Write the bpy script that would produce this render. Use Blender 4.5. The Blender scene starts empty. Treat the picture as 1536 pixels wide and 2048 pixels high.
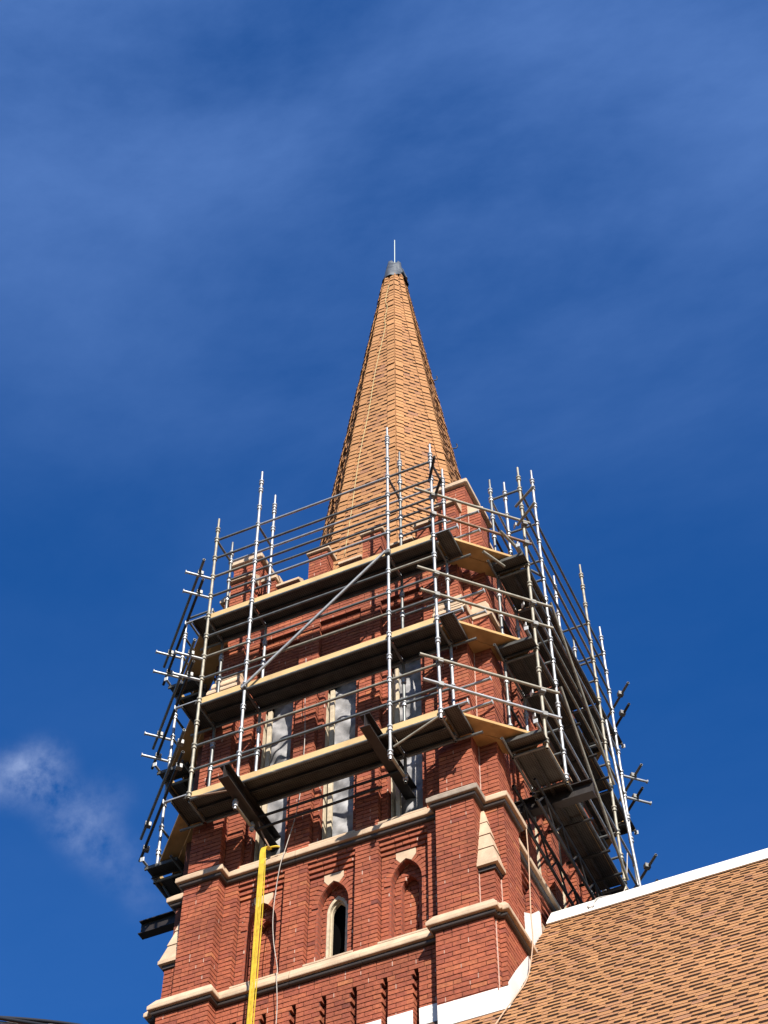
import bpy, bmesh, math, random
import numpy as np
from mathutils import Matrix, Vector
random.seed(7)
R = math.radians
S = bpy.context.scene
COL = S.collection

# ------------------------------------------------------------------ camera, light, sky
cam_d = bpy.data.cameras.new('camera')
cam = bpy.data.objects.new('camera', cam_d); COL.objects.link(cam)
CAM = Vector((8.728, -19.97, 1.6))
cam.matrix_world = (Matrix.Translation(CAM) @ Matrix.Rotation(0.42084, 4, 'Z')
                    @ Matrix.Rotation(math.pi/2 + 0.92081, 4, 'X') @ Matrix.Rotation(-0.0074, 4, 'Z'))
cam_d.sensor_fit = 'HORIZONTAL'; cam_d.sensor_width = 36; cam_d.lens = 36*3688/1536
cam_d.clip_start = 0.1; cam_d.clip_end = 3000
S.camera = cam
S.render.resolution_x = 768; S.render.resolution_y = 1024

SUN_AZ, SUN_EL = R(38.5), R(36)          # azimuth from -y towards +x
sdir = Vector((math.cos(SUN_EL)*math.sin(SUN_AZ), -math.cos(SUN_EL)*math.cos(SUN_AZ), math.sin(SUN_EL)))
sun_d = bpy.data.lights.new('sun', 'SUN'); sun_d.energy = 5.0; sun_d.angle = R(0.53); sun_d.color = (1.0, 0.93, 0.83)
sun = bpy.data.objects.new('sun', sun_d); COL.objects.link(sun)
sun.rotation_euler = sdir.to_track_quat('Z', 'Y').to_euler(); sun.location = (20, -30, 40)

W = bpy.data.worlds.new('World'); S.world = W; W.use_nodes = True
wn, wl = W.node_tree.nodes, W.node_tree.links
for n in list(wn): wn.remove(n)
def wnode(t, **k):
    n = wn.new(t)
    for a, b in k.items(): setattr(n, a, b)
    return n
sky = wnode('ShaderNodeTexSky', sky_type='NISHITA', sun_disc=False)
sky.sun_elevation = SUN_EL
sky.sun_rotation = math.atan2(sdir.x, sdir.y)
sky.altitude = 300; sky.air_density = 1.0; sky.dust_density = 0.35; sky.ozone_density = 3.0
hsv = wnode('ShaderNodeHueSaturation'); hsv.inputs['Saturation'].default_value = 1.36; hsv.inputs['Value'].default_value = 1.38
hsv.inputs['Hue'].default_value = 0.513
wl.new(sky.outputs[0], hsv.inputs['Color'])
tc = wnode('ShaderNodeTexCoord')
def pix_dir(x, y):
    v = Vector(((x-768)/3688, -(y-1024)/3688, -1.0)); return (cam.matrix_world.to_3x3() @ v).normalized()
# high thin cirrus: stretched noise on the sky direction
mp = wnode('ShaderNodeMapping'); mp.inputs['Scale'].default_value = (1.5, 3.4, 5.0); mp.inputs['Rotation'].default_value = (0.3, 0.5, 0.9)
wl.new(tc.outputs['Generated'], mp.inputs['Vector'])
n1 = wnode('ShaderNodeTexNoise'); n1.inputs['Scale'].default_value = 2.3; n1.inputs['Detail'].default_value = 12; n1.inputs['Roughness'].default_value = 0.60; n1.inputs['Distortion'].default_value = 0.15
wl.new(mp.outputs[0], n1.inputs['Vector'])
r1 = wnode('ShaderNodeMapRange'); r1.inputs['From Min'].default_value = 0.20; r1.inputs['From Max'].default_value = 0.82
wl.new(n1.outputs['Fac'], r1.inputs['Value'])
# more of the veil high up
sep = wnode('ShaderNodeSeparateXYZ'); wl.new(tc.outputs['Generated'], sep.inputs[0])
rz = wnode('ShaderNodeMapRange'); rz.inputs['From Min'].default_value = 0.76; rz.inputs['From Max'].default_value = 0.90
rz.inputs['To Min'].default_value = 0.08; rz.inputs['To Max'].default_value = 0.56
wl.new(sep.outputs['Z'], rz.inputs['Value'])
mul = wnode('ShaderNodeMath', operation='MULTIPLY'); wl.new(r1.outputs[0], mul.inputs[0]); wl.new(rz.outputs[0], mul.inputs[1])
# one small fair-weather cloud low on the left
def puff(px, py, r, amp):
    d = pix_dir(px, py)
    vm = wnode('ShaderNodeVectorMath', operation='DISTANCE'); wl.new(tc.outputs['Generated'], vm.inputs[0]); vm.inputs[1].default_value = d
    m = wnode('ShaderNodeMapRange', interpolation_type='SMOOTHERSTEP'); m.inputs['From Min'].default_value = r; m.inputs['From Max'].default_value = 0.0
    m.inputs['To Max'].default_value = amp
    wl.new(vm.outputs['Value'], m.inputs['Value']); return m.outputs[0]
n2 = wnode('ShaderNodeTexNoise'); n2.inputs['Scale'].default_value = 46; n2.inputs['Detail'].default_value = 7; n2.inputs['Roughness'].default_value = 0.62
wl.new(tc.outputs['Generated'], n2.inputs['Vector'])
r2 = wnode('ShaderNodeMapRange'); r2.inputs['From Min'].default_value = 0.34; r2.inputs['From Max'].default_value = 0.72
wl.new(n2.outputs['Fac'], r2.inputs['Value'])
acc = None
for a in ((85, 1540, .026, .95), (45, 1560, .025, .5), (0, 1555, .025, .45), (135, 1625, .026, .5), (180, 1670, .027, .5), (215, 1600, .022, .3), (235, 1725, .025, .32), (290, 1780, .026, .22)):
    o = puff(*a)
    if acc is None: acc = o
    else:
        ad = wnode('ShaderNodeMath', operation='ADD'); wl.new(acc, ad.inputs[0]); wl.new(o, ad.inputs[1]); acc = ad.outputs[0]
m2 = wnode('ShaderNodeMath', operation='MULTIPLY'); wl.new(acc, m2.inputs[0]); wl.new(r2.outputs[0], m2.inputs[1])
m3 = wnode('ShaderNodeMath', operation='MULTIPLY'); m3.inputs[1].default_value = 0.44; wl.new(m2.outputs[0], m3.inputs[0])
mixv = wnode('ShaderNodeMix', data_type='RGBA'); mixv.inputs['B'].default_value = (1.75, 3.3, 7.4, 1)
wl.new(mul.outputs[0], mixv.inputs['Factor']); wl.new(hsv.outputs[0], mixv.inputs['A'])
mixc = wnode('ShaderNodeMix', data_type='RGBA'); mixc.inputs['B'].default_value = (4.6, 5.6, 8.2, 1)
wl.new(m3.outputs[0], mixc.inputs['Factor']); wl.new(mixv.outputs['Result'], mixc.inputs['A'])
bg = wnode('ShaderNodeBackground'); bg.inputs['Strength'].default_value = 0.05
out = wnode('ShaderNodeOutputWorld'); wl.new(mixc.outputs['Result'], bg.inputs['Color']); wl.new(bg.outputs[0], out.inputs['Surface'])
S.view_settings.view_transform = 'Standard'; S.view_settings.look = 'None'
S.view_settings.exposure = 1.2; S.view_settings.gamma = 1.0

# ------------------------------------------------------------------ materials
def mat(name, col, rough=0.8, metal=0.0, var=0.0, scale=6.0, bump=0.0, bscale=60.0, tint=None, dark=None, spec=0.3, var2=0.0, s2=0.9, alb=0.61):
    """Procedural Principled material; tint=(c0,c1,c2..) blends by the per-piece 'tint' value (0..1)."""
    if col: col = tuple(c*alb for c in col)
    if tint: tint = tuple(tuple(c*alb for c in t) for t in tint)
    m = bpy.data.materials.new(name); m.use_nodes = True
    nt = m.node_tree; b = nt.nodes['Principled BSDF']; L = nt.links
    b.inputs['Roughness'].default_value = rough; b.inputs['Metallic'].default_value = metal
    b.inputs['Specular IOR Level'].default_value = spec
    geo = nt.nodes.new('ShaderNodeNewGeometry')
    if tint:
        a1 = nt.nodes.new('ShaderNodeAttribute'); a1.attribute_name = 'tint'
        a2 = nt.nodes.new('ShaderNodeAttribute'); a2.attribute_type = 'OBJECT'; a2.attribute_name = 'tint'
        ad = nt.nodes.new('ShaderNodeMath'); ad.operation = 'ADD'
        L.new(a1.outputs['Fac'], ad.inputs[0]); L.new(a2.outputs['Fac'], ad.inputs[1])
        cr = nt.nodes.new('ShaderNodeValToRGB'); e = cr.color_ramp
        e.elements[0].position = 0; e.elements[0].color = (*tint[0], 1)
        e.elements[1].position = 1; e.elements[1].color = (*tint[-1], 1)
        for k, c in enumerate(tint[1:-1]):
            x = e.elements.new((k+1)/(len(tint)-1)); x.color = (*c, 1)
        L.new(ad.outputs[0], cr.inputs[0]); src = cr.outputs[0]
    else:
        rg = nt.nodes.new('ShaderNodeRGB'); rg.outputs[0].default_value = (*col, 1); src = rg.outputs[0]
    if var:
        no = nt.nodes.new('ShaderNodeTexNoise'); no.inputs['Scale'].default_value = scale; no.inputs['Detail'].default_value = 6
        L.new(geo.outputs['Position'], no.inputs['Vector'])
        mr = nt.nodes.new('ShaderNodeMapRange'); mr.inputs['From Min'].default_value = 0.3; mr.inputs['From Max'].default_value = 0.7
        mr.inputs['To Min'].default_value = 1-var; mr.inputs['To Max'].default_value = 1+var
        L.new(no.outputs['Fac'], mr.inputs['Value'])
        vm = nt.nodes.new('ShaderNodeVectorMath'); vm.operation = 'SCALE'
        L.new(src, vm.inputs[0]); L.new(mr.outputs[0], vm.inputs['Scale']); src = vm.outputs[0]
    if var2:
        n_ = nt.nodes.new('ShaderNodeTexNoise'); n_.inputs['Scale'].default_value = s2; n_.inputs['Detail'].default_value = 5; n_.inputs['Roughness'].default_value = .65
        L.new(geo.outputs['Position'], n_.inputs['Vector'])
        q_ = nt.nodes.new('ShaderNodeMapRange'); q_.inputs['From Min'].default_value = 0.32; q_.inputs['From Max'].default_value = 0.68
        q_.inputs['To Min'].default_value = 1-var2; q_.inputs['To Max'].default_value = 1+var2*.6
        L.new(n_.outputs['Fac'], q_.inputs['Value'])
        v_ = nt.nodes.new('ShaderNodeVectorMath'); v_.operation = 'SCALE'
        L.new(src, v_.inputs[0]); L.new(q_.outputs[0], v_.inputs['Scale']); src = v_.outputs[0]
    L.new(src, b.inputs['Base Color'])
    if bump:
        nb = nt.nodes.new('ShaderNodeTexNoise'); nb.inputs['Scale'].default_value = bscale; nb.inputs['Detail'].default_value = 4
        L.new(geo.outputs['Position'], nb.inputs['Vector'])
        bp = nt.nodes.new('ShaderNodeBump'); bp.inputs['Strength'].default_value = bump; bp.inputs['Distance'].default_value = 0.01
        L.new(nb.outputs['Fac'], bp.inputs['Height']); L.new(bp.outputs[0], b.inputs['Normal'])
    return m

M = {}
M['brick'] = mat('brick', None, 0.85, var=0.22, scale=18, bump=0.5, bscale=70, var2=.27, s2=1.1,
    tint=((.17,.048,.034), (.28,.072,.043), (.345,.090,.048), (.385,.104,.051), (.42,.120,.056), (.48,.165,.070)))
M['mortar'] = mat('mortar', (.17,.06,.04), 0.95, var=0.35, scale=9, bump=0.4)
M['stone'] = mat('stone', (.66,.485,.33), 0.8, var2=.22, s2=2.2, var=0.13, scale=5, bump=0.25, bscale=45)
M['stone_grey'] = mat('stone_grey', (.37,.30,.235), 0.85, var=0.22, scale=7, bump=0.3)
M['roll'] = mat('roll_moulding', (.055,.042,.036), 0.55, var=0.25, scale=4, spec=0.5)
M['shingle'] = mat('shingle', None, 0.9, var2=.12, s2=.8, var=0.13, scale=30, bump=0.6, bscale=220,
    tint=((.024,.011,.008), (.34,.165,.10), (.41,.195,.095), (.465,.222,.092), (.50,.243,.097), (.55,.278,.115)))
M['underlay'] = mat('roof_underlay', (.10,.05,.03), 0.95)
M['lead'] = mat('lead_sheet', (.16,.175,.185), 0.42, metal=0.55, var=0.3, scale=8, bump=0.7, bscale=14)
M['galv'] = mat('galvanised_tube', (.47,.485,.50), 0.42, metal=0.45, var=0.2, scale=12, spec=0.5)
M['galv_dull'] = mat('weathered_tube', (.36,.335,.27), 0.55, metal=0.25, var=0.25, scale=10)
M['galv_dark'] = mat('grey_tube', (.20,.21,.205), 0.45, metal=0.4, var=0.25, scale=10, spec=0.5)
M['rust_tube'] = mat('rusty_tube', (.30,.185,.12), 0.7, metal=0.2, var=0.3, scale=9)
M['black_tube'] = mat('dark_tube', (.045,.042,.04), 0.5, metal=0.4, var=0.3)
M['bore'] = mat('tube_bore', (.01,.01,.01), 1.0)  # shade inside the shallow tube ends, put into the colour
M['clamp'] = mat('clamp_steel', (.25,.25,.24), 0.5, metal=0.5, var=0.3)
M['plate'] = mat('clamp_plate', (.60,.61,.60), 0.45, metal=0.2)
M['timber'] = mat('new_timber', (.68,.47,.22), 0.75, var=0.16, scale=3.0, bump=0.2)
M['board'] = mat('corner_board', (.56,.34,.13), 0.75, var=0.22, scale=4.0, bump=0.2)
M['beam'] = mat('steel_beam', (.040,.033,.030), 0.5, metal=0.3, var=0.3, scale=5, spec=0.4)
M['flash'] = mat('white_flashing', (.98,.97,.92), 0.45, var=0.05, scale=2, var2=.10, s2=2.5)
M['frame'] = mat('cream_window_frame', (.62,.52,.37), 0.7, var=0.2, scale=14, bump=0.3)
M['painted_dark'] = mat('painted_dark_interior', (.004,.004,.004), 1.0, spec=0.0)  # near-black colour stands in for the shade behind the window
M['yellow'] = mat('yellow_webbing', (.80,.56,.045), 0.7, var=0.18, scale=14, var2=.22, s2=3)
M['joint'] = mat('pale_mortar', (.60,.42,.34), 0.95, var=0.25, scale=20)
M['rope'] = mat('grey_rope', (.52,.47,.42), 0.85, var=0.2, scale=40)
M['rope_tan'] = mat('tan_rope', (.56,.39,.27), 0.85, var=0.15, scale=40)
M['cord'] = mat('yellow_cord', (.62,.52,.26), 0.8)
M['cable_black'] = mat('cable_sheath', (.012,.012,.014), 0.45, spec=0.5)
M['cable_steel'] = mat('steel_strand', (.62,.62,.60), 0.4, metal=0.4)
M['rod'] = mat('lightning_rod', (.62,.72,.66), 0.4, metal=0.3)
M['ground'] = mat('asphalt', (.055,.055,.057), 0.95, var=0.25, scale=3, bump=0.3)
M['wall_far'] = mat('nave_brick', (.30,.085,.045), 0.9, var=0.25, scale=4)
def reveal_mat():
    m = mat('brick_reveal', (.33,.082,.042), 0.9, var=0.3, scale=16, bump=0.4, bscale=60)
    nt = m.node_tree; L = nt.links; b = nt.nodes['Principled BSDF']; src = b.inputs['Base Color'].links[0].from_socket
    g = nt.nodes.new('ShaderNodeNewGeometry'); sp = nt.nodes.new('ShaderNodeSeparateXYZ'); L.new(g.outputs['Position'], sp.inputs[0])
    d = nt.nodes.new('ShaderNodeMath'); d.operation = 'DIVIDE'; d.inputs[1].default_value = 0.075; L.new(sp.outputs['Z'], d.inputs[0])
    fr_ = nt.nodes.new('ShaderNodeMath'); fr_.operation = 'FRACT'; L.new(d.outputs[0], fr_.inputs[0])
    lt = nt.nodes.new('ShaderNodeMath'); lt.operation = 'LESS_THAN'; lt.inputs[1].default_value = 0.2; L.new(fr_.outputs[0], lt.inputs[0])
    mx = nt.nodes.new('ShaderNodeMix'); mx.data_type = 'RGBA'; mx.inputs['B'].default_value = (.13,.05,.035,1)
    L.new(lt.outputs[0], mx.inputs['Factor']); L.new(src, mx.inputs['A']); L.new(mx.outputs['Result'], b.inputs['Base Color']); return m
M['reveal'] = reveal_mat()
# perforated steel deck
def deck_mat():
    m = mat('perforated_steel', (.118,.114,.102), 0.55, metal=0.35, var=0.3, scale=5)
    nt = m.node_tree; L = nt.links; b = nt.nodes['Principled BSDF']
    src = b.inputs['Base Color'].links[0].from_socket
    t = nt.nodes.new('ShaderNodeTexCoord'); v = nt.nodes.new('ShaderNodeTexVoronoi'); v.inputs['Scale'].default_value = 30; v.inputs['Randomness'].default_value = 0.0
    L.new(t.outputs['Object'], v.inputs['Vector'])
    lt = nt.nodes.new('ShaderNodeMath'); lt.operation = 'LESS_THAN'; lt.inputs[1].default_value = 0.30
    L.new(v.outputs['Distance'], lt.inputs[0])
    mx = nt.nodes.new('ShaderNodeMix'); mx.data_type = 'RGBA'; mx.inputs['B'].default_value = (.012,.011,.010,1)
    L.new(lt.outputs[0], mx.inputs['Factor']); L.new(src, mx.inputs['A']); L.new(mx.outputs['Result'], b.inputs['Base Color'])
    return m
M['deck'] = deck_mat()   # perforated underside
def sheet_mat():
    m = bpy.data.materials.new('plastic_sheet'); m.use_nodes = True; nt = m.node_tree; b = nt.nodes['Principled BSDF']; L = nt.links
    b.inputs['Roughness'].default_value = 0.6; b.inputs['Specular IOR Level'].default_value = 0.25
    g = nt.nodes.new('ShaderNodeNewGeometry'); n = nt.nodes.new('ShaderNodeTexNoise'); n.inputs['Scale'].default_value = 5; n.inputs['Detail'].default_value = 5
    L.new(g.outputs['Position'], n.inputs['Vector'])
    c = nt.nodes.new('ShaderNodeValToRGB'); c.color_ramp.elements[0].color = (.13,.13,.137,1); c.color_ramp.elements[1].color = (.29,.287,.295,1)
    c.color_ramp.elements[0].position = .35; c.color_ramp.elements[1].position = .65
    L.new(n.outputs['Fac'], c.inputs[0]); L.new(c.outputs[0], b.inputs['Base Color'])
    return m
M['sheet'] = sheet_mat()

# ------------------------------------------------------------------ helpers
WM = {}                                   # world matrix of every object made here
def link(o, parent=None, world=None):
    COL.objects.link(o)
    w = world or Matrix.Identity(4)
    WM[o] = w
    if parent is not None:
        o.parent = parent; o.matrix_parent_inverse = WM[parent].inverted()
    o.matrix_basis = w
    return o
def tag(o, label=None, cat=None, group=None, kind=None):
    for k, v in (('label', label), ('category', cat), ('group', group), ('kind', kind)):
        if v: o[k] = v
    return o
def thing(name, loc, label, cat, group=None):
    o = bpy.data.objects.new(name, None); o.empty_display_size = 0.2
    link(o, None, Matrix.Translation(Vector(loc))); return tag(o, label, cat, group)
def mesh_of(name, v, f, mats, fm=None, smooth=False, tint=None):
    me = bpy.data.meshes.new(name); me.from_pydata([tuple(map(float, p)) for p in v], [], f)
    for m in (mats if isinstance(mats, (list, tuple)) else [mats]): me.materials.append(M[m] if isinstance(m, str) else m)
    if fm is not None: me.polygons.foreach_set('material_index', fm)
    if smooth: me.polygons.foreach_set('use_smooth', [True]*len(f))
    if tint is not None:
        a = me.attributes.new('tint', 'FLOAT', 'FACE'); a.data.foreach_set('value', tint)
    me.update(); return me
def obj(name, me, parent=None, world=None): return link(bpy.data.objects.new(name, me), parent, world)

BOXF = [(0,3,2,1), (4,5,6,7), (0,1,5,4), (1,2,6,5), (2,3,7,6), (3,0,4,7)]
def boxv(cx, cy, cz, sx, sy, sz):
    return [(cx+a*sx/2, cy+b*sy/2, cz+c*sz/2) for c in (-1, 1) for a, b in ((-1,-1), (1,-1), (1,1), (-1,1))]
UNIT = {}
def unit_box(m):
    if m not in UNIT: UNIT[m] = mesh_of('unit_block_'+m, boxv(0,0,0,1,1,1), BOXF, m)
    return UNIT[m]
def bevel_box(m, sx, sy, sz, bev=0.006):
    key = (m, round(sx,3), round(sy,3), round(sz,3))
    if key not in UNIT:
        bm = bmesh.new(); bmesh.ops.create_cube(bm, size=1); bmesh.ops.scale(bm, vec=(sx, sy, sz), verts=bm.verts)
        bmesh.ops.bevel(bm, geom=bm.edges[:], offset=bev, segments=1, affect='EDGES')
        me = bpy.data.meshes.new('block_'+m); bm.to_mesh(me); bm.free(); me.materials.append(M[m]); UNIT[key] = me
    return UNIT[key]
def block(name, c, size, m, parent=None, rz=0.0, bev=0.005, rot=None):
    w = Matrix.Translation(Vector(c)) @ (rot if rot is not None else Matrix.Rotation(rz, 4, 'Z'))
    return obj(name, bevel_box(m, *size, bev), parent, w)
def prism_mesh(name, poly, z0, z1, m):
    n = len(poly)
    v = [(x, y, z0) for x, y in poly] + [(x, y, z1) for x, y in poly]
    f = [tuple(range(n))[::-1], tuple(range(n, 2*n))] + [(i, (i+1) % n, n+(i+1) % n, n+i) for i in range(n)]
    return mesh_of(name, v, f, m)
def join_meshes(parts):                   # [(verts, faces)] -> one list
    V, F = [], []
    for v, f in parts:
        o = len(V); V += list(v); F += [tuple(i+o for i in q) for q in f]
    return V, F

# tubes: one shared hollow-ended mesh per material, scaled to length
def unit_tube(m, n=12):
    k = ('tube', m)
    if k not in UNIT:
        v, f, fm = [], [], []
        ring = [(math.cos(2*math.pi*i/n), math.sin(2*math.pi*i/n)) for i in range(n)]
        for z, r in ((0, 1), (1, 1), (0, .78), (1, .78), (.02, .78), (.98, .78)): v += [(r*a, r*b, z) for a, b in ring]
        for i in range(n):
            j = (i+1) % n
            f.append((i, j, n+j, n+i)); fm.append(0)
            f.append((2*n+i, 2*n+j, j, i)); fm.append(0)
            f.append((n+i, n+j, 3*n+j, 3*n+i)); fm.append(0)
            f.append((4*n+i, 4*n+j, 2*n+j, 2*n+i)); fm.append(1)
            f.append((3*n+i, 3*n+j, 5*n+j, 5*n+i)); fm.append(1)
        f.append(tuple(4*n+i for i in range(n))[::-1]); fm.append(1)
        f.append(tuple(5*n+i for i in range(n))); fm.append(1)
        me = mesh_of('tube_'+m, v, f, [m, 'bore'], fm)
        sm = [len(p.vertices) == 4 and abs(p.normal.z) < .5 for p in me.polygons]; me.polygons.foreach_set('use_smooth', sm)
        UNIT[k] = me
    return UNIT[k]
def tube_world(p, q, r):
    p, q = Vector(p), Vector(q); d = q-p
    return Matrix.Translation(p) @ d.to_track_quat('Z', 'Y').to_matrix().to_4x4() @ Matrix.Diagonal((r, r, d.length, 1))
def tube(name, p, q, m='galv', parent=None, r=0.0242): return obj(name, unit_tube(m), parent, tube_world(p, q, r))
def lathe_mesh(name, prof, m, n=14, smooth=True):
    v = [(r*math.cos(2*math.pi*i/n), r*math.sin(2*math.pi*i/n), z) for r, z in prof for i in range(n)]
    f = [(k*n+i, k*n+(i+1) % n, (k+1)*n+(i+1) % n, (k+1)*n+i) for k in range(len(prof)-1) for i in range(n)]
    f += [tuple(range(n))[::-1], tuple((len(prof)-1)*n+i for i in range(n))]
    return mesh_of(name, v, f, m, smooth=False)
def sweep_mesh(name, pts, r, m, n=8):
    """Round rope along a polyline (radius may be a list)."""
    P = [Vector(p) for p in pts]; v, f = [], []
    for k, p in enumerate(P):
        t = (P[min(k+1, len(P)-1)]-P[max(k-1, 0)]).normalized()
        a = t.orthogonal().normalized() if k == 0 else (a - t*a.dot(t)).normalized()
        b = t.cross(a); rr = r[k] if isinstance(r, (list, tuple)) else r
        v += [p + (a*math.cos(2*math.pi*i/n) + b*math.sin(2*math.pi*i/n))*rr for i in range(n)]
    for k in range(len(P)-1):
        for i in range(n): f.append((k*n+i, k*n+(i+1) % n, (k+1)*n+(i+1) % n, (k+1)*n+i))
    f += [tuple(range(n))[::-1], tuple((len(P)-1)*n+i for i in range(n))]
    return mesh_of(name, v, f, m, smooth=True)
def spline(pts, n=10):
    P = [Vector(p) for p in pts]; out = []
    for i in range(len(P)-1):
        a, b, c, d = P[max(i-1, 0)], P[i], P[i+1], P[min(i+2, len(P)-1)]
        for k in range(n):
            t = k/n
            out.append(.5*((2*b) + (c-a)*t + (2*a-5*b+4*c-d)*t*t + (3*b-a-3*c+d)*t**3))
    return out + [P[-1]]

def LX(z): return 0.011*(min(max(z, 15.0), 27.0)-19.5)     # the tower leans a touch to the right
def lean_mesh(me):
    for v in me.vertices: v.co.x += LX(v.co.z)
    me.update(); return me
def rot90(p, k):
    x, y = p
    for _ in range(k % 4): x, y = -y, x
    return (x, y)

# ------------------------------------------------------------------ setting: ground
def sheet_ground():
    n = 24; sz = 600; v, f = [], []
    for j in range(n+1):
        for i in range(n+1): v.append((-sz+2*sz*i/n, -sz+2*sz*j/n, 0))
    for j in range(n):
        for i in range(n): a = j*(n+1)+i; f.append((a, a+1, a+n+2, a+n+1))
    tag(obj('ground', mesh_of('ground', v, f, 'ground')), kind='structure')
sheet_ground()

# ------------------------------------------------------------------ church tower
TOWER = thing('church_tower', (0, 0, 0), 'tall red brick church tower with cream stone bands, corner pinnacles and a shingled spire', 'church tower')
CH = 0.075                        # brick course
Y0 = 2.375                        # wall plane (distance from the axis)
JT = []                           # pale repointed head joints
BR = []                           # every brick: (centre, size(L,D,H), angle)

def front_path(diag, steps, wall, mids=()):
    """Left corner -> right corner of the -y side. steps: pier corner points for the right half from the wall outwards."""
    right = [tuple(p) for p in steps]
    left = [(-x, y) for x, y in reversed(right)]
    return [(-diag, -diag)] + left + [p for m in mids for p in m] + right + [(diag, -diag)]
def ring(path):
    o = []
    for k in range(4): o += [rot90(p, k) for p in path[:-1]]
    return o
def core(path, z0, z1, m='mortar', inset=0.012):
    """Solid masonry core behind the brick faces."""
    P = ring(path); n = len(P); Q = []
    for i in range(n):
        a, b, c = Vector(P[i-1]), Vector(P[i]), Vector(P[(i+1) % n])
        d1, d2 = (b-a).normalized(), (c-b).normalized()
        n1, n2 = Vector((d1.y, -d1.x)), Vector((d2.y, -d2.x))
        if abs(d1.dot(d2)) > .99: q = b-n1*inset
        else: q = b-(n1+n2)*inset
        Q.append((q.x, q.y))
    return obj('masonry_core', lean_mesh(prism_mesh('masonry_core', Q, z0, z1, m)), TOWER)

def lay(path, z0, z1, clip=None, D=0.10, pathfn=None, closed_ends=False, prox=0.0):
    """Lay brick courses along an open path (outside on the right-hand side)."""
    n = max(1, int(round((z1-z0)/CH))); ch = (z1-z0)/n
    for i in range(n):
        P = pathfn(i, z0+i*ch, n) if pathfn else path
        segs = []
        for a, b in zip(P[:-1], P[1:]):
            a, b = Vector(a), Vector(b)
            if (b-a).length > 1e-4: segs.append((a, b))
        for s, (a, b) in enumerate(segs):
            d = (b-a).normalized(); L = (b-a).length; nr = Vector((d.y, -d.x))
            if nr.x < -.5 or nr.y > .5: continue
            t0 = t1 = 0.0
            if s > 0:
                pd = (segs[s-1][1]-segs[s-1][0]).normalized(); cr = pd.x*d.y-pd.y*d.x
                if cr > .5 and i % 2 == 0 and not (Vector((pd.y, -pd.x)).x < -.5 or -pd.x > .5): t0 = D
                if cr < -.5: t0 = 0.004
            if s < len(segs)-1:
                nd = (segs[s+1][1]-segs[s+1][0]).normalized(); cr = d.x*nd.y-d.y*nd.x
                if cr > .5 and i % 2 == 1 and not (nd.y < -.5 or -nd.x > .5): t1 = D
                if cr < -.5: t1 = 0.004
            lo, hi = t0, L-t1
            if hi-lo < 0.02: continue
            u = lo; step = 0.226
            first = True
            while u < hi-1e-3:
                w = step
                if first: w = (0.113 if i % 2 else step); first = False
                elif random.random() < .08: w = 0.113
                if hi-(u+w) < 0.06: w = hi-u
                if w > 0.30: w = (hi-u)/2
                e = min(u+w, hi)
                gap = 0.011
                g0, g1 = (u if u == lo else u+gap/2), (e if e >= hi-1e-6 else e-gap/2)
                pieces = [(g0, g1)]
                if clip:
                    zc = z0+(i+.5)*ch
                    def bad(uu): q = a+d*uu; return clip(q.x, q.y, zc)
                    k = 6; keep = []; cur = None
                    for j in range(k):
                        x0, x1 = g0+(g1-g0)*j/k, g0+(g1-g0)*(j+1)/k
                        if not (bad(x0) or bad(x1)):
                            if cur and abs(cur[1]-x0) < 1e-6: cur[1] = x1
                            else: cur = [x0, x1]; keep.append(cur)
                    pieces = [tuple(p) for p in keep if p[1]-p[0] > .03]
                for g0, g1 in pieces:
                    jit = random.gauss(0, .0014)
                    c = a+d*((g0+g1)/2)-nr*(D/2-prox-jit)
                    if g1 < hi-.03 and random.random() < .13: JT.append((*(a+d*(g1+.0055)-nr*.012), z0+(i+.5)*ch, math.atan2(d.y, d.x), ch*random.uniform(.7, 1.0)))
                    BR.append(((c.x, c.y, z0+(i+.5)*ch), (g1-g0, D, ch-random.uniform(.011, .017)), math.atan2(d.y, d.x), nr.y < -.5))
                u = e
def both(path):                    # front side followed by the right-hand side
    return list(path) + [rot90(p, 1) for p in path[1:]]

# ---- tier 0: below the lower band
PIER0 = [(1.655, -Y0), (1.655, -2.575), (2.46, -2.575), (2.46, -2.49)]
BELT, STR, T2, T3 = 17.30, 19.45, 19.72, 23.55
SLOTS = [0.44*k-0.035 for k in range(-3, 4)]
def slot_mids(l, r, dep=0.12):
    return [[(s-l, -Y0), (s-l, -Y0+dep), (s+r, -Y0+dep), (s+r, -Y0)] for s in SLOTS]
p0 = front_path(2.49, PIER0, Y0)
p0s = front_path(2.49, PIER0, Y0, slot_mids(.05, .05, .16))
core(p0, 12.0, 14.0); core(p0s, 14.002, 16.99); core(p0, 16.992, 17.36)
# courses are counted down from the slot heads at z = 16.99
NT = int(round((16.99-14.9)/CH))
def slot_path(i, z, n):
    k = n-1-i
    l, r = ((.030, .034), (.072, .044), (.034, .044), (.060, .044), (.036, .044), (.052, .044), (.036, .044))[k] if k < 7 else (.036, .044)
    return both(front_path(2.49, PIER0, Y0, slot_mids(l, r)))
lay(None, 14.9, 16.99, pathfn=slot_path)
lay(both(p0), 16.99, 17.30)
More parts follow.
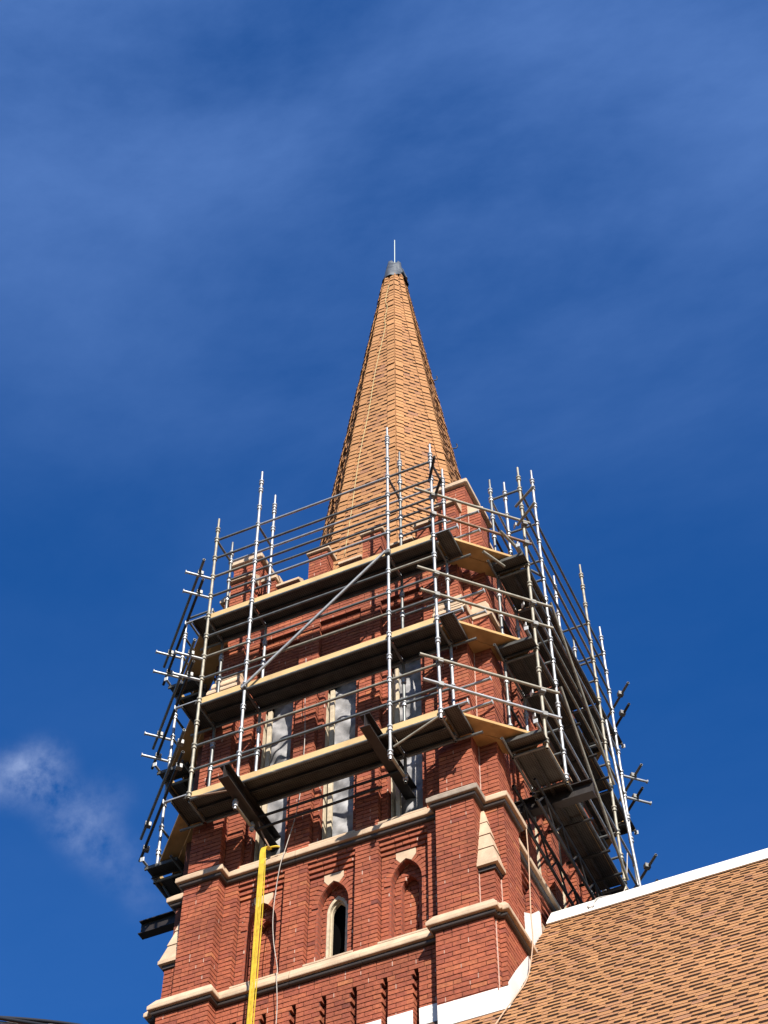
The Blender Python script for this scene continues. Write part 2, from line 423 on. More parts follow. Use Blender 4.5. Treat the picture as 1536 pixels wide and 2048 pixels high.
# ---- tier 1: three arched panels between corner piers
XP = [(-1.48, -.73), (-.375, .375), (.73, 1.48)]          # panels
PIER1 = [(1.689, -Y0), (1.689, -2.573), (2.256, -2.573), (2.256, -2.48)]
PIER1u = [(1.689, -Y0), (1.689, -2.573), (2.256, -2.573)]
def panel_mids(dep): return [[(a, -Y0), (a, -Y0+dep), (b, -Y0+dep), (b, -Y0)] for a, b in XP]
Y1, Y2, Y3 = Y0-.11, Y0-.24, Y0-.37
p1a = front_path(2.48, PIER1, Y0, panel_mids(.44)); p1b = front_path(2.256, PIER1u, Y0, panel_mids(.44))
def win_mids(dep):
    o = panel_mids(.44)
    a, b = XP[1]; c = .165
    o[1] = [(a, -Y0), (a, -Y0+.44), (-c, -Y0+.44), (-c, -Y0+dep), (c, -Y0+dep), (c, -Y0+.44), (b, -Y0+.44), (b, -Y0)]
    return o
core(front_path(2.48, PIER1, Y0, win_mids(1.2)), 17.362, 18.2)
core(front_path(2.256, PIER1u, Y0, win_mids(1.2)), 18.202, 18.98)
core(p1b, 18.982, 19.385); core(front_path(2.256, PIER1u, Y0), 19.387, 19.6)
def panel_faces_skip(x, y, z): return False
def solid_path(path_steps, diag, lo=True):
    return front_path(diag, path_steps, Y0, [[(a, -Y0), (a, -Y0+.11), (b, -Y0+.11), (b, -Y0)] for a, b in XP])
HW, ZS = .23, 18.62                                      # arch half width, springing
def arch_in(xc, hw, zs, grow):
    r = 2*hw
    def inside(x, z):
        dx = abs(x-xc)
        if z < zs: return dx < hw+ (grow if z > zs-.02 else 0)-.001
        return math.hypot(dx+hw, z-zs) < r+grow
    return inside
def side_clip(fn):
    """clip on front (x,z) and on the right side (y,z)"""
    def c(x, y, z):
        if y < -1.9 and abs(x) < 1.6: return any(g(x, z) for g in fn)
        if x > 1.9 and abs(y) < 1.6: return any(g(y, z) for g in fn)
        return False
    return c
PC = [(a+b)/2 for a, b in XP]
KS = [lambda x, z, c=c: abs(x-c) < .15 and z > 18.99 for c in PC]
clip1 = side_clip([arch_in(c, HW, ZS, .105) for c in PC] + KS)
lay(both(solid_path(PIER1, 2.48)), 17.56, 18.21, clip=clip1)
lay(both(solid_path(PIER1u, 2.256)), 18.21, 19.17, clip=clip1)
# corbel courses closing the panels
for k, dep in enumerate((.085, .058, .03)):
    z = 19.17+k*.0733
    lay(both(front_path(2.256, PIER1u, Y0, [[(a, -Y0), (a, -Y0+dep), (b, -Y0+dep), (b, -Y0)] for a, b in XP])), z, z+.0733)
lay(both(front_path(2.256, PIER1u, Y0)), 19.39, 19.49)
# second order and blind panel behind each arch
def seg_path(y, a, b, k): return [rot90((a, -y), k), rot90((b, -y), k)]
for k in (0, 1):
    for c in PC:
        h2 = .165 if c == PC[1] else .13
        ins = arch_in(c, h2, ZS-.02, 0.0)
        outer = arch_in(c, HW+.02, ZS, 0.0)
        cl = (lambda x, y, z, i=ins, o=outer: i(x, z) or not o(x, z)) if k == 0 else (lambda x, y, z, i=ins, o=outer: i(y, z) or not o(y, z))
        lay(seg_path(Y2, c-HW-.02, c+HW+.02, k), 17.56, 19.12, clip=cl)
        if c != PC[1]: lay(seg_path(Y3, c-.16, c+.16, k), 17.56, 19.12)

def arch_slab(xc, half, hw, zs, z0, ztop, yf, dep, k, name='arch_backing', m='reveal'):
    """Wall slab with a pointed opening, made of a left and a right half."""
    parts = []
    for s in (-1, 1):
        arc = []
        r = 2*hw
        for i in range(9):
            t = (math.pi/3)*i/8
            arc.append((xc+s*(r*math.cos(t)-hw), zs+r*math.sin(t)))
        pts = [(xc+s*half, z0), (xc+s*hw, z0)] + arc + [(xc, ztop), (xc+s*half, ztop)]
        n = len(pts)
        v = [(*rot90((x, -yf), k), z) for x, z in pts] + [(*rot90((x, -yf+dep), k), z) for x, z in pts]
        f = [tuple(range(n)), tuple(range(n, 2*n))[::-1]] + [(i, n+i, n+(i+1) % n, (i+1) % n) for i in range(n)]
        parts.append((v, f))
    V, F = join_meshes(parts)
    me = mesh_of(name, V, F, m); bm = bmesh.new(); bm.from_mesh(me); bmesh.ops.recalc_face_normals(bm, faces=bm.faces); bm.to_mesh(me); bm.free()
    return obj(name, lean_mesh(me), TOWER)
def voussoirs(xc, hw, zs, yf, k, w=.10, D=.10, skip_key=0.15):
    """Radial bricks round a pointed arch."""
    r = 2*hw+w/2+.004; n = max(4, int(round(r*math.pi/3/.078)))
    for s in (-1, 1):
        for i in range(n):
            t = (math.pi/3)*(i+.5)/n
            x, z = r*math.cos(t)-hw, r*math.sin(t)
            if x < skip_key*.62: continue
            VO.append((xc+s*x, zs+z, s*t if s > 0 else math.pi-t, yf, k, (w, D, r*math.pi/3/n-.011)))
VO = []
def slab_back(c, half, z0, z1, yf, k):
    P = [rot90(p, k) for p in ((c-half, -yf), (c+half, -yf), (c+half, -yf+.2), (c-half, -yf+.2))]
    obj('masonry_core', lean_mesh(prism_mesh('masonry_core', P, z0, z1, 'mortar')), TOWER)
for k in (0, 1):
    for c in PC:
        arch_slab(c, .376, HW, ZS, 17.5, 19.165, Y1-.012, .10, k); slab_back(c, .376, 19.15, 19.39, Y1-.014, k)
        voussoirs(c, HW, ZS, Y1+.004, k)
        arch_slab(c, HW+.02, .165 if c == PC[1] else .13, ZS-.02, 17.5, 19.15, Y2-.012, .09, k)
        # cream keystone: five-sided, pointed below
        kp = [(-.15, 19.165), (-.15, 19.06), (-.085, 18.97), (0, 19.03), (.085, 18.97), (.15, 19.06), (.15, 19.165)]
        n = len(kp)
        v = [(*rot90((c+x, -Y1-.008), k), z) for x, z in kp] + [(*rot90((c+x, -Y1+.20), k), z) for x, z in kp]
        f = [tuple(range(n)), tuple(range(n, 2*n))[::-1]] + [(i, n+i, n+(i+1) % n, (i+1) % n) for i in range(n)]
        me = mesh_of('keystone', v, f, 'stone'); bm = bmesh.new(); bm.from_mesh(me); bmesh.ops.recalc_face_normals(bm, faces=bm.faces); bm.to_mesh(me); bm.free()
        obj('keystone', lean_mesh(me), TOWER)
# ---- tier 2: belfry
PIER2 = [(1.74, -Y0), (1.74, -2.53), (2.25, -2.53)]
XB = [(-1.48, -.72), (-.37, .37), (.72, 1.48)]
BC = [(a+b)/2 for a, b in XB]
bay = lambda dep: [[(a, -Y0), (a, -Y0+dep), (b, -Y0+dep), (b, -Y0)] for a, b in XB]
ZW, ZH = 23.05, 24.42
core(front_path(2.25, PIER2, Y0, bay(.62)), 19.602, 23.55)
PIER3 = [(1.72, -2.30), (1.72, -2.45), (2.11, -2.45), (2.11, -2.22)]
core(front_path(2.25, PIER2, Y0, bay(.62)), 23.552, 23.56)
p3 = front_path(2.22, [(1.72, -Y0), (1.72, -2.45), (2.11, -2.45), (2.11, -2.22)], Y0)
p3b = front_path(2.22, [(1.72, -Y0), (1.72, -2.45), (2.11, -2.45), (2.11, -2.22)], Y0, bay(.62))
core(p3b, 23.562, 24.608); core(p3, 24.61, 25.05)
bclip = side_clip([arch_in(c, .27, ZW, .105) for c in BC])
lay(both(front_path(2.25, PIER2, Y0, bay(.10))), T2-.02, T3, clip=bclip)
lay(both(front_path(2.22, [(1.72, -Y0), (1.72, -2.45), (2.11, -2.45), (2.11, -2.22)], Y0, bay(.10))), T3, 24.42, clip=bclip)
lay(both(front_path(2.22, [(1.72, -Y0), (1.72, -2.45), (2.11, -2.45), (2.11, -2.22)], Y0, bay(.06))), 24.42, 24.61)
lay(both(p3), 24.61, 25.07)
for k in (0, 1):
    for c in BC:
        arch_slab(c, .371, .27, ZW, 19.6, 24.60, Y0-.112, .10, k)
        voussoirs(c, .27, ZW, Y0-.10+.004, k, skip_key=0.02)
# ---- parapet, merlons and corner pinnacles
YP = 2.30
pp = front_path(2.22, [(1.72, -YP), (1.72, -2.45), (2.11, -2.45), (2.11, -2.22)], YP)
core(pp, 25.052, 25.62)
lay(both(pp), 25.07, 25.63)
def small_block(cx, cy, w, d, z0, z1):
    """Square brick pier standing on the parapet (front/right faces laid in brick)."""
    a, b = (cx-w/2, cy-d/2), (cx+w/2, cy+d/2)
    q = [(a[0], b[1]), (a[0], a[1]), (b[0], a[1]), (b[0], b[1])]
    ins = .007
    obj('masonry_core', lean_mesh(prism_mesh('masonry_core', [(a[0]+ins, a[1]+ins), (b[0]-ins, a[1]+ins), (b[0]-ins, b[1]-ins), (a[0]+ins, b[1]-ins)], z0-.05, z1-.002, 'mortar')), TOWER)
    lay(q, z0, z1)
def lstone(name, c, size, m='stone', bev=.008): return block(name, (c[0]+LX(c[2]), c[1], c[2]), size, m, TOWER, bev=bev)
for sx in (-1, 1):
    for sy in (-1, 1):
        small_block(sx*1.965, sy*1.965, .51, .51, 25.63, 27.12)
        lstone('pinnacle_coping', (sx*1.965, sy*1.965, 27.175), (.64, .64, .11), bev=.015)
        if sy < 0 or sx > 0:
            pass
# buttress heads on the pinnacles with wedge-shaped cream caps
def wedge(name, pts, lo, hi, axis, m='stone'):
    """Profile (outward distance, z) extruded along the wall from lo to hi; axis k = side number."""
    n = len(pts)
    v = [(*rot90((lo, -d), axis), z) for d, z in pts] + [(*rot90((hi, -d), axis), z) for d, z in pts]
    f = [tuple(range(n)), tuple(range(n, 2*n))[::-1]] + [(i, n+i, n+(i+1) % n, (i+1) % n) for i in range(n)]
    me = mesh_of(name, v, f, m); bm = bmesh.new(); bm.from_mesh(me); bmesh.ops.recalc_face_normals(bm, faces=bm.faces)
    bmesh.ops.bevel(bm, geom=bm.edges[:], offset=.006, segments=1, affect='EDGES'); bm.to_mesh(me); bm.free()
    return obj(name, lean_mesh(me), TOWER)
for k in range(4):
    for s in (-1, 1):
        a, b = sorted((s*1.73, s*2.11))
        if k in (0, 1):
            q = [(a, -2.18), (a, -2.44), (b, -2.44), (b, -2.18)]
            lay([rot90(p, k) for p in q], 25.63, 26.38)
        ins = [(a+.007, -2.2), (a+.007, -2.433), (b-.007, -2.433), (b-.007, -2.2)]
        obj('masonry_core', lean_mesh(prism_mesh('masonry_core', [rot90(p, k) for p in ins], 25.6, 26.39, 'mortar')), TOWER)
        wedge('buttress_cap', [(2.20, 26.38), (2.50, 26.38), (2.50, 26.45), (2.225, 26.66), (2.20, 26.66)], a-.035, b+.035, k)
        # stepped cream offset stones lower down
        z = 23.50
        for j, (d0, d1, h) in enumerate(((2.585, 2.535, .17), (2.54, 2.50, .15), (2.505, 2.455, .15))):
            lo2, hi2 = sorted((s*1.715, s*(2.27-.05*j)))
            wedge('offset_stone', [(2.2, z), (d0, z), (d0, z+.05), (d1, z+h), (2.2, z+h)], lo2, hi2, k); z += h+.004
    # two merlons and the low coping blocks of the parapet
    for c in (-.51, .51):
        w, d = .34, .26
        cx, cy = rot90((c, -(YP-d/2)), k)
        ww, dd = (w, d) if k % 2 == 0 else (d, w)
        small_block(cx, cy, ww, dd, 25.63, 26.58)
        lstone('merlon_coping', (cx, cy, 26.63), (ww+.09, dd+.09, .095), bev=.012)
    for c in (-1.06, 0.12, 1.06):
        a, b = c-.19, c+.19
        q = [(a, -YP+.26), (a, -YP), (b, -YP), (b, -YP+.26)]
        if k in (0, 1): lay([rot90(p, k) for p in q], 25.63, 26.0)
        ins = [(a+.007, -YP+.25), (a+.007, -YP+.007), (b-.007, -YP+.007), (b-.007, -YP+.25)]
        obj('masonry_core', lean_mesh(prism_mesh('masonry_core', [rot90(p, k) for p in ins], 25.6, 26.0, 'mortar')), TOWER)
        wedge('coping_stone', [(YP-.29, 26.0), (YP+.045, 26.0), (YP+.045, 26.06), (YP-.10, 26.17), (YP-.29, 26.17)], a-.03, b+.03, k)
    # short stepped block beside each pinnacle
    for c in (-1.44, 1.44):
        a, b = c-.12, c+.12
        if k in (0, 1): lay([rot90(p, k) for p in [(a, -YP+.26), (a, -YP), (b, -YP), (b, -YP+.26)]], 25.63, 26.28)
        obj('masonry_core', lean_mesh(prism_mesh('masonry_core', [rot90(p, k) for p in [(a+.007, -YP+.25), (a+.007, -YP+.007), (b-.007, -YP+.007), (b-.007, -YP+.25)]], 25.6, 26.28, 'mortar')), TOWER)
        wedge('coping_stone', [(YP-.29, 26.28), (YP+.045, 26.28), (YP+.045, 26.35), (YP-.08, 26.45), (YP-.29, 26.45)], a-.03, b+.03, k)

# ---- string courses: roll moulding, fascia and weathering, swept along the plan
def moulding(path, prof, m, name, side, cut=None, gap=.003, only=None):
    """Sweep profile [(outward, z)] along each segment of one side, mitred; one part per stone."""
    P = [Vector(rot90(p, side)) for p in path]; n = len(P)
    nxt, prv = Vector(rot90(path[1], side+1)), Vector(rot90(path[-2], side-1))
    ext = [prv] + P + [nxt]
    def off(i, d):                          # mitred offset of vertex i of P
        a, b, c = ext[i], ext[i+1], ext[i+2]
        d1, d2 = (b-a).normalized(), (c-b).normalized()
        n1, n2 = Vector((d1.y, -d1.x)), Vector((d2.y, -d2.x))
        if abs(d1.dot(d2)) > .99: return b+n1*d
        return b+(n1+n2)*d
    for i in range(n-1):
        L = (P[i+1]-P[i]).length
        if L < .02: continue
        k = max(1, int(round(L/1.25))); 
        for j in range(k):
            t0, t1 = j/k, (j+1)/k
            v = []
            for t, g in ((t0, gap if j else 0), (t1, -gap if j < k-1 else 0)):
                for d, z in prof:
                    A, B = off(i, d), off(i+1, d); dd = (B-A)
                    q = A+dd*t+dd.normalized()*g
                    v.append((q.x, q.y, z))
            m_ = len(prof)
            f = [tuple(range(m_)), tuple(range(m_, 2*m_))[::-1]] + [(a, m_+a, m_+(a+1) % m_, (a+1) % m_) for a in range(m_)]
            mm = m
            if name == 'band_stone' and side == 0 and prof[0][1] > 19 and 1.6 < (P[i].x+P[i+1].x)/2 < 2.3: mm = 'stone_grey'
            me = mesh_of(name, v, f, mm); bm = bmesh.new(); bm.from_mesh(me); bmesh.ops.recalc_face_normals(bm, faces=bm.faces); bm.to_mesh(me); bm.free()
            obj(name, lean_mesh(me), TOWER)
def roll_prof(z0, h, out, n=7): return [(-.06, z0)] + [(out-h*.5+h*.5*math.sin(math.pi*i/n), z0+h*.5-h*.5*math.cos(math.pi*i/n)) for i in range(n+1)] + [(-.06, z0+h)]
pw1 = front_path(2.256, PIER1u, Y0)
for k in range(4):
    # lower band (z 17.3): sits on tier 0 plan
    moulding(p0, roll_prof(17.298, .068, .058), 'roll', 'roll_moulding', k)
    moulding(p0, [(-.35, 17.368), (.095, 17.368), (.10, 17.38), (.10, 17.425), (.02, 17.555), (-.04, 17.585), (-.35, 17.585)], 'stone', 'band_stone', k)
    # upper band (z 19.45)
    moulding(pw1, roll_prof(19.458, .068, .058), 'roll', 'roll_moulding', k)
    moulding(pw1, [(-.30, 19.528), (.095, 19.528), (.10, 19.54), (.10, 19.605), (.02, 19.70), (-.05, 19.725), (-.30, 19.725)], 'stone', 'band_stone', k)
    # raised sills under the panels and belfry openings
    for a, b in XP: wedge('panel_sill', [(Y3-.05, 17.565), (Y0+.012, 17.565), (Y0+.012, 17.60), (Y1-.02, 17.66), (Y3-.05, 17.68)], a+.003, b-.003, k)
    for a, b in XB: wedge('belfry_sill', [(1.9, 19.70), (Y0+.02, 19.70), (Y0+.02, 19.74), (Y0-.13, 19.82), (1.9, 19.83)], a+.003, b-.003, k)
# stepped stone caps of the little piers in the corner angles
for sx, sy in ((1, -1), (-1, -1), (1, 1), (-1, 1)):
    z = 18.215; a0 = 2.535; b0 = 2.0
    obj('roll_moulding', lean_mesh(prism_mesh('roll_moulding', [(sx*b0, sy*b0), (sx*2.505, sy*b0), (sx*2.505, sy*2.505), (sx*b0, sy*2.505)], 18.15, 18.213, 'roll')), TOWER)
    lv = [(2.555, .06, 0), (2.545, .29, .073), (2.485, .29, .073), (2.425, .28, .07), (2.365, .27, .066)]
    for j, (o0, h, sh) in enumerate(lv):
        lo, hi = o0, o0-sh
        v = [(sx*b0, sy*b0, z), (sx*lo, sy*b0, z), (sx*lo, sy*lo, z), (sx*b0, sy*lo, z),
             (sx*b0, sy*b0, z+h), (sx*hi, sy*b0, z+h), (sx*hi, sy*hi, z+h), (sx*b0, sy*hi, z+h)]
        me = mesh_of('cap_stone', v, BOXF, 'stone'); bm = bmesh.new(); bm.from_mesh(me); bmesh.ops.recalc_face_normals(bm, faces=bm.faces); bm.to_mesh(me); bm.free()
        obj('cap_stone', lean_mesh(me), TOWER); z += h+.003

# pale sealant run down the inner angles of the corner piers
for x, y, z0, z1 in ((2.256, -2.48, 17.60, 18.14), (2.48, -2.256, 17.60, 18.14), (2.25, -2.25, 19.735, 23.49), (2.46, -2.49, 16.1, 17.29), (2.256, -2.256, 18.9, 19.45), (2.11, -2.22, 25.1, 26.36), (2.22, -2.11, 25.1, 26.36)):
    w = .011
    obj('sealant_line', lean_mesh(prism_mesh('sealant_line', [(x-w, y-w), (x+w, y-w), (x+w, y+w), (x-w, y+w)], z0, z1, 'joint')), TOWER)
# ---- timber frame and black pane painting the unlit interior of the small centre window
for k in (0, 1):
    hw, zs = .165, ZS-.02
    for nm, ow, iw, yf, dep, m in (('window_frame', hw-.003, hw-.042, Y2-.02, .07, 'frame'), ('window_sash', hw-.038, hw-.056, Y2-.07, .05, 'frame')):
        pts = []
        for (h, rev) in ((ow, False), (iw, True)):
            arc = [(h, 17.66)] + [(2*h*math.cos(t)-h, zs+2*h*math.sin(t)) for t in [math.pi/3*i/8 for i in range(9)]]
            arc = arc + [(-x, z) for x, z in reversed(arc[:-1])]
            pts.append(arc)
        o_, i_ = pts; n = len(o_)
        v = []
        for y in (-yf, -yf+dep):
            for arc in (o_, i_): v += [(*rot90((x, y), k), z) for x, z in arc]
        f = []
        for i in range(n-1):
            f += [(i, i+1, n+i+1, n+i), (2*n+i, 3*n+i, 3*n+i+1, 2*n+i+1), (n+i, n+i+1, 3*n+i+1, 3*n+i), (i, 2*n+i, 2*n+i+1, i+1)]
        me = mesh_of(nm, v, f, m); bm = bmesh.new(); bm.from_mesh(me); bmesh.ops.recalc_face_normals(bm, faces=bm.faces); bm.to_mesh(me); bm.free()
        obj(nm, lean_mesh(me), TOWER)
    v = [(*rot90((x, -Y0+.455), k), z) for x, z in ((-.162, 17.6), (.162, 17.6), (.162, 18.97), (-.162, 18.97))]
    obj('painted_dark_pane', lean_mesh(mesh_of('painted_dark_pane', v, [(0, 1, 2, 3)], 'painted_dark')), TOWER)  # flat black sheet in place of the shaded room

# ---- emit the bricks: the 300 largest in view as parts, the rest joined
def rnd_tint():
    t = random.gauss(.60, .115)
    if random.random() < .08: t -= .24
    if random.random() < .07: t += .20
    return min(.99, max(.02, t))
mwi = cam.matrix_world.inverted()
def visible_area(b):
    c = Vector(b[0]); q = mwi @ c
    if q.z > 0: return 0
    px, py = 768+3688*q.x/-q.z, 1024-3688*q.y/-q.z
    if not (300 < px < 1060 and 1630 < py < 2030): return 0
    if not b[3] or c.y > -2.2 or c.z > 19.45: return 0
    return b[1][0]*b[1][2]/(c-CAM).length**2
order = sorted(range(len(BR)), key=lambda i: -visible_area(BR[i]))
single = set(order[:300])
V, F, T = [], [], []
bfac = np.array(BOXF)
for i, (c, s, ang, fr) in enumerate(BR):
    t = rnd_tint()
    c = (c[0]+LX(c[2]), c[1], c[2])
    if i in single:
        o = obj('brick', unit_box('brick'), TOWER, Matrix.Translation(c) @ Matrix.Rotation(ang, 4, 'Z') @ Matrix.Rotation(random.gauss(0, .004), 4, 'Y') @ Matrix.Diagonal((*s, 1)))
        o['tint'] = t; continue
    ca, sa = math.cos(ang), math.sin(ang); o = len(V); tw = random.gauss(0, .004)
    for x, y, z in boxv(0, 0, 0, *s): V.append((c[0]+x*ca-y*sa, c[1]+x*sa+y*ca, c[2]+z+x*tw))
    F += [tuple(q+o for q in fc) for fc in BOXF]; T += [t]*6
for x, z, t_, yf, k, (w, D, hh) in VO:
    o = len(V); t = rnd_tint(); ct, st = math.cos(t_), math.sin(t_)
    for a, b, c in boxv(0, 0, 0, w, D, hh):
        X, Z = x+a*ct-c*st, z+a*st+c*ct
        P = rot90((X, -yf+D/2+b), k); V.append((P[0]+LX(Z), P[1], Z))
    F += [tuple(q+o for q in fc) for fc in BOXF]; T += [t]*6
tag(obj('brickwork', mesh_of('brickwork', V, F, 'brick', tint=T), TOWER), kind='stuff')
V, F = [], []
for x0, y0_, z, ang, hh in JT:
    ca, sa = math.cos(ang), math.sin(ang); o = len(V)
    for a, b, c in boxv(0, 0, 0, .013, .020, hh): V.append((x0+LX(z)+a*ca-b*sa, y0_+a*sa+b*ca, z+c))
    F += [tuple(q+o for q in fc) for fc in BOXF]
tag(obj('pale_pointing', mesh_of('pale_pointing', V, F, 'joint'), TOWER), kind='stuff')
print('bricks', len(BR), len(VO))

# ------------------------------------------------------------------ shingles (laminated: thin strips and thicker tabs with a dark butt band)
def course_pieces(length, rnd):
    u = -rnd.uniform(0, .2); thick = rnd.random() < .5; o = []
    while u < length:
        w = rnd.uniform(.09, .25) if thick else rnd.uniform(.08, .22)
        a, b = max(u, 0), min(u+w, length)
        if b-a > .015: o.append((a, b, thick))
        u += w; thick = not thick
    return o
class Shingles:
    """Collects shingle boxes; local frame: u along the course, v up the slope, n outward."""
    def __init__(s): s.items = []
    def add(s, org, U, Vv, N, w, h, th, tint, band): s.items.append((Vector(org), U, Vv, N, w, h, th, tint, band))
    @staticmethod
    def geo(w, h, th, band):
        v = [(0, 0, .002), (w, 0, .002), (w, h, -.004), (0, h, -.004), (0, 0, th), (w, 0, th), (w, h, .001), (0, h, .001)]
        f = list(BOXF); d = [0]*6
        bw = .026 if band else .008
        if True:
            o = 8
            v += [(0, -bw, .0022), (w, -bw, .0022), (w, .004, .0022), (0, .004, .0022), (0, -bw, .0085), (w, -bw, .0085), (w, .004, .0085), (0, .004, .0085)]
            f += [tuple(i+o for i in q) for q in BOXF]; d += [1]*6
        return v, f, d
    def emit(s, name, parent, joined, nsingle, keyfn):
        order = sorted(range(len(s.items)), key=lambda i: -keyfn(s.items[i])); single = set(order[:nsingle])
        V, F, T = [], [], []
        for i, (org, U, Vv, N, w, h, th, tint, band) in enumerate(s.items):
            v, f, d = s.geo(w, h, th, band)
            if i in single:
                key = ('sh', round(w, 2), band, round(th, 3))
                if key not in UNIT:
                    vv, ff, dd = s.geo(1.0, h, th, band)
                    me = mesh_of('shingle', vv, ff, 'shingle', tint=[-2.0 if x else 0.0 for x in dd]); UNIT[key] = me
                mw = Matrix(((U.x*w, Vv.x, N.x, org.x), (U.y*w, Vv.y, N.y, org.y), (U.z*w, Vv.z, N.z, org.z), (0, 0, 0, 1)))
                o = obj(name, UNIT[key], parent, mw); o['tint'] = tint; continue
            o = len(V)
            V += [tuple(org+U*a+Vv*b+N*c) for a, b, c in v]
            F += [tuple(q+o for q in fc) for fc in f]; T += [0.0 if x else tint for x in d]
        if V: tag(obj(joined, mesh_of(joined, V, F, 'shingle', tint=T), parent), kind='stuff')
def sh_tint(rnd, thick):
    t = rnd.gauss(.72, .10) if thick else rnd.gauss(.60, .13)
    if rnd.random() < .10: t -= .16
    return min(.99, max(.22, t))
EXPO = 0.143
# ---- spire
def spire_R(z): return .24+.1255*(39.15-z)
SZ0, SZ1 = 26.0, 39.1
SX = LX(27.0)+.01
hips = [R(-90+22.5+45*i) for i in range(8)]
def hip_pt(i, z, dr=0.0): r = spire_R(z)+dr; a = hips[i % 8]; return Vector((SX+r*math.cos(a), r*math.sin(a), z))
v = [hip_pt(i, SZ0) for i in range(8)] + [hip_pt(i, SZ1) for i in range(8)]
f = [(i, (i+1) % 8, 8+(i+1) % 8, 8+i) for i in range(8)] + [tuple(range(8))[::-1], tuple(range(8, 16))]
SPIRE = obj('spire', mesh_of('spire', v, f, 'underlay'), TOWER)
SPIRE['label'] = 'slender eight-sided spire of tan laminated shingles'
rnd = random.Random(3)
SH, HIPS = Shingles(), Shingles()
slope = math.hypot(1, .1255)
ncourse = int((SZ1-SZ0)*slope/EXPO)
for i in range(8):
    for c in range(ncourse):
        z = SZ0+c*EXPO/slope; A, B = hip_pt(i-1, z), hip_pt(i, z); U = (B-A).normalized()
        A2, B2 = hip_pt(i-1, z+.5), hip_pt(i, z+.5)
        Vv = ((A2+B2)/2-(A+B)/2).normalized(); N = U.cross(Vv)
        for a, b, thick in course_pieces((B-A).length, rnd):
            SH.add(A+U*a, U, Vv, N, b-a-.002, EXPO+.025, .020 if thick else .009, sh_tint(rnd, thick), thick)
    for c in range(ncourse):                               # folded caps along the hip
        z = SZ0+c*EXPO/slope; H = hip_pt(i, z); Hn = hip_pt(i, z+.5); Vv = (Hn-H).normalized()
        w = min(.165, spire_R(z)*.30)
        for s, e in ((-1, i-1), (1, i+1)):
            U = (hip_pt(e, z)-H); U = (U-Vv*U.dot(Vv)).normalized()
            N = U.cross(Vv)*s
            tt = min(.99, max(.3, rnd.gauss(.80, .08)))
            dn = rnd.uniform(.010, .026)
            if s < 0: HIPS.add(H+U*w+N*dn, -U, Vv, N, w, EXPO+.03, .016, tt, False)
            else: HIPS.add(H+N*dn, U, Vv, N, w, EXPO+.03, .016, tt, False)
def facing(it):
    c = it[0]; n = it[3]; v_ = (CAM-c).normalized()
    return max(0, n.dot(v_))*it[4]/(c-CAM).length**2 if c.z > 27.8 else 0
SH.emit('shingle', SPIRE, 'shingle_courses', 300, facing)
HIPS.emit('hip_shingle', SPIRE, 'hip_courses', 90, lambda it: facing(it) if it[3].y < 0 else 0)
# crumpled lead cap, rod and roof hooks
n, rows = 22, 9; v, f = [], []
rnd = random.Random(5)
for k in range(rows):
    t = k/(rows-1); z = 38.93+1.0*t; r0 = .305-.185*t if t < .95 else .07
    for i in range(n):
        a = 2*math.pi*i/n; w = 1+.08*math.sin(3*a+2.3*t)+.06*math.sin(7*a+6*t)+rnd.uniform(-.04, .04)
        zz = z+(.09*math.sin(2*a+.6)+.04*math.sin(5*a) if t > .8 else 0)+(-.05*math.sin(3*a) if k == 0 else 0)
        v.append((SX+.02*t+r0*w*math.cos(a), r0*w*math.sin(a), zz))
for k in range(rows-1):
    for i in range(n): f.append((k*n+i, k*n+(i+1) % n, (k+1)*n+(i+1) % n, (k+1)*n+i))
f.append(tuple((rows-1)*n+i for i in range(n)))
CAPO = obj('lead_cap', mesh_of('lead_cap', v, f, 'lead', smooth=True), SPIRE)
v, f = [], []
for j in range(6):                                         # torn flap on the right
    for i in range(4):
        v.append((SX+.27+.035*i+.02*math.sin(j*1.3), -.16+.03*j, 39.28-.16*i-.02*j*math.sin(i)))
for j in range(5):
    for i in range(3): a = j*4+i; f.append((a, a+1, a+5, a+4))
me = mesh_of('torn_flap', v, f, 'lead'); o = obj('torn_flap', me, SPIRE); md = o.modifiers.new('thick', 'SOLIDIFY'); md.thickness = .012
obj('lightning_rod', unit_tube('rod'), SPIRE, tube_world((SX+.02, 0, 39.75), (SX+.03, 0, 41.05), .011))
for z, sc in ((34.85, .5), (32.3, .6)):
    a = R(22.5); r = spire_R(z)
    base = Vector((SX+r*math.cos(a), r*math.sin(a), z)); o_ = Vector((math.cos(a), math.sin(a), 0))
    pts = spline([base-o_*.03, base+o_*.10*sc, base+o_*.19*sc+Vector((0, 0, .02)), base+o_*.22*sc+Vector((0, 0, .10)), base+o_*.19*sc+Vector((0, 0, .16))], 5)
    obj('roof_hook', sweep_mesh('roof_hook', pts, .012, 'black_tube', 6), SPIRE)
# cord hanging down the front of the spire
def spire_face(x, z, d=.035):
    ap = spire_R(z)*math.cos(R(22.5)); return (SX+x, -ap-d, z)
pts = [spire_face(.02, 38.4), spire_face(-.03, 37.6), spire_face(.03, 37.2), spire_face(.0, 36.6), spire_face(.02, 36.0), spire_face(-.10, 34.2), spire_face(-.16, 32.4), spire_face(-.26, 30.6), spire_face(-.30, 28.6), spire_face(-.34, 27.2)]
tag(obj('cord', sweep_mesh('cord', spline(pts, 8), .006, 'cord', 6)), 'thin yellowish cord hanging down the front of the shingled spire', 'cord')

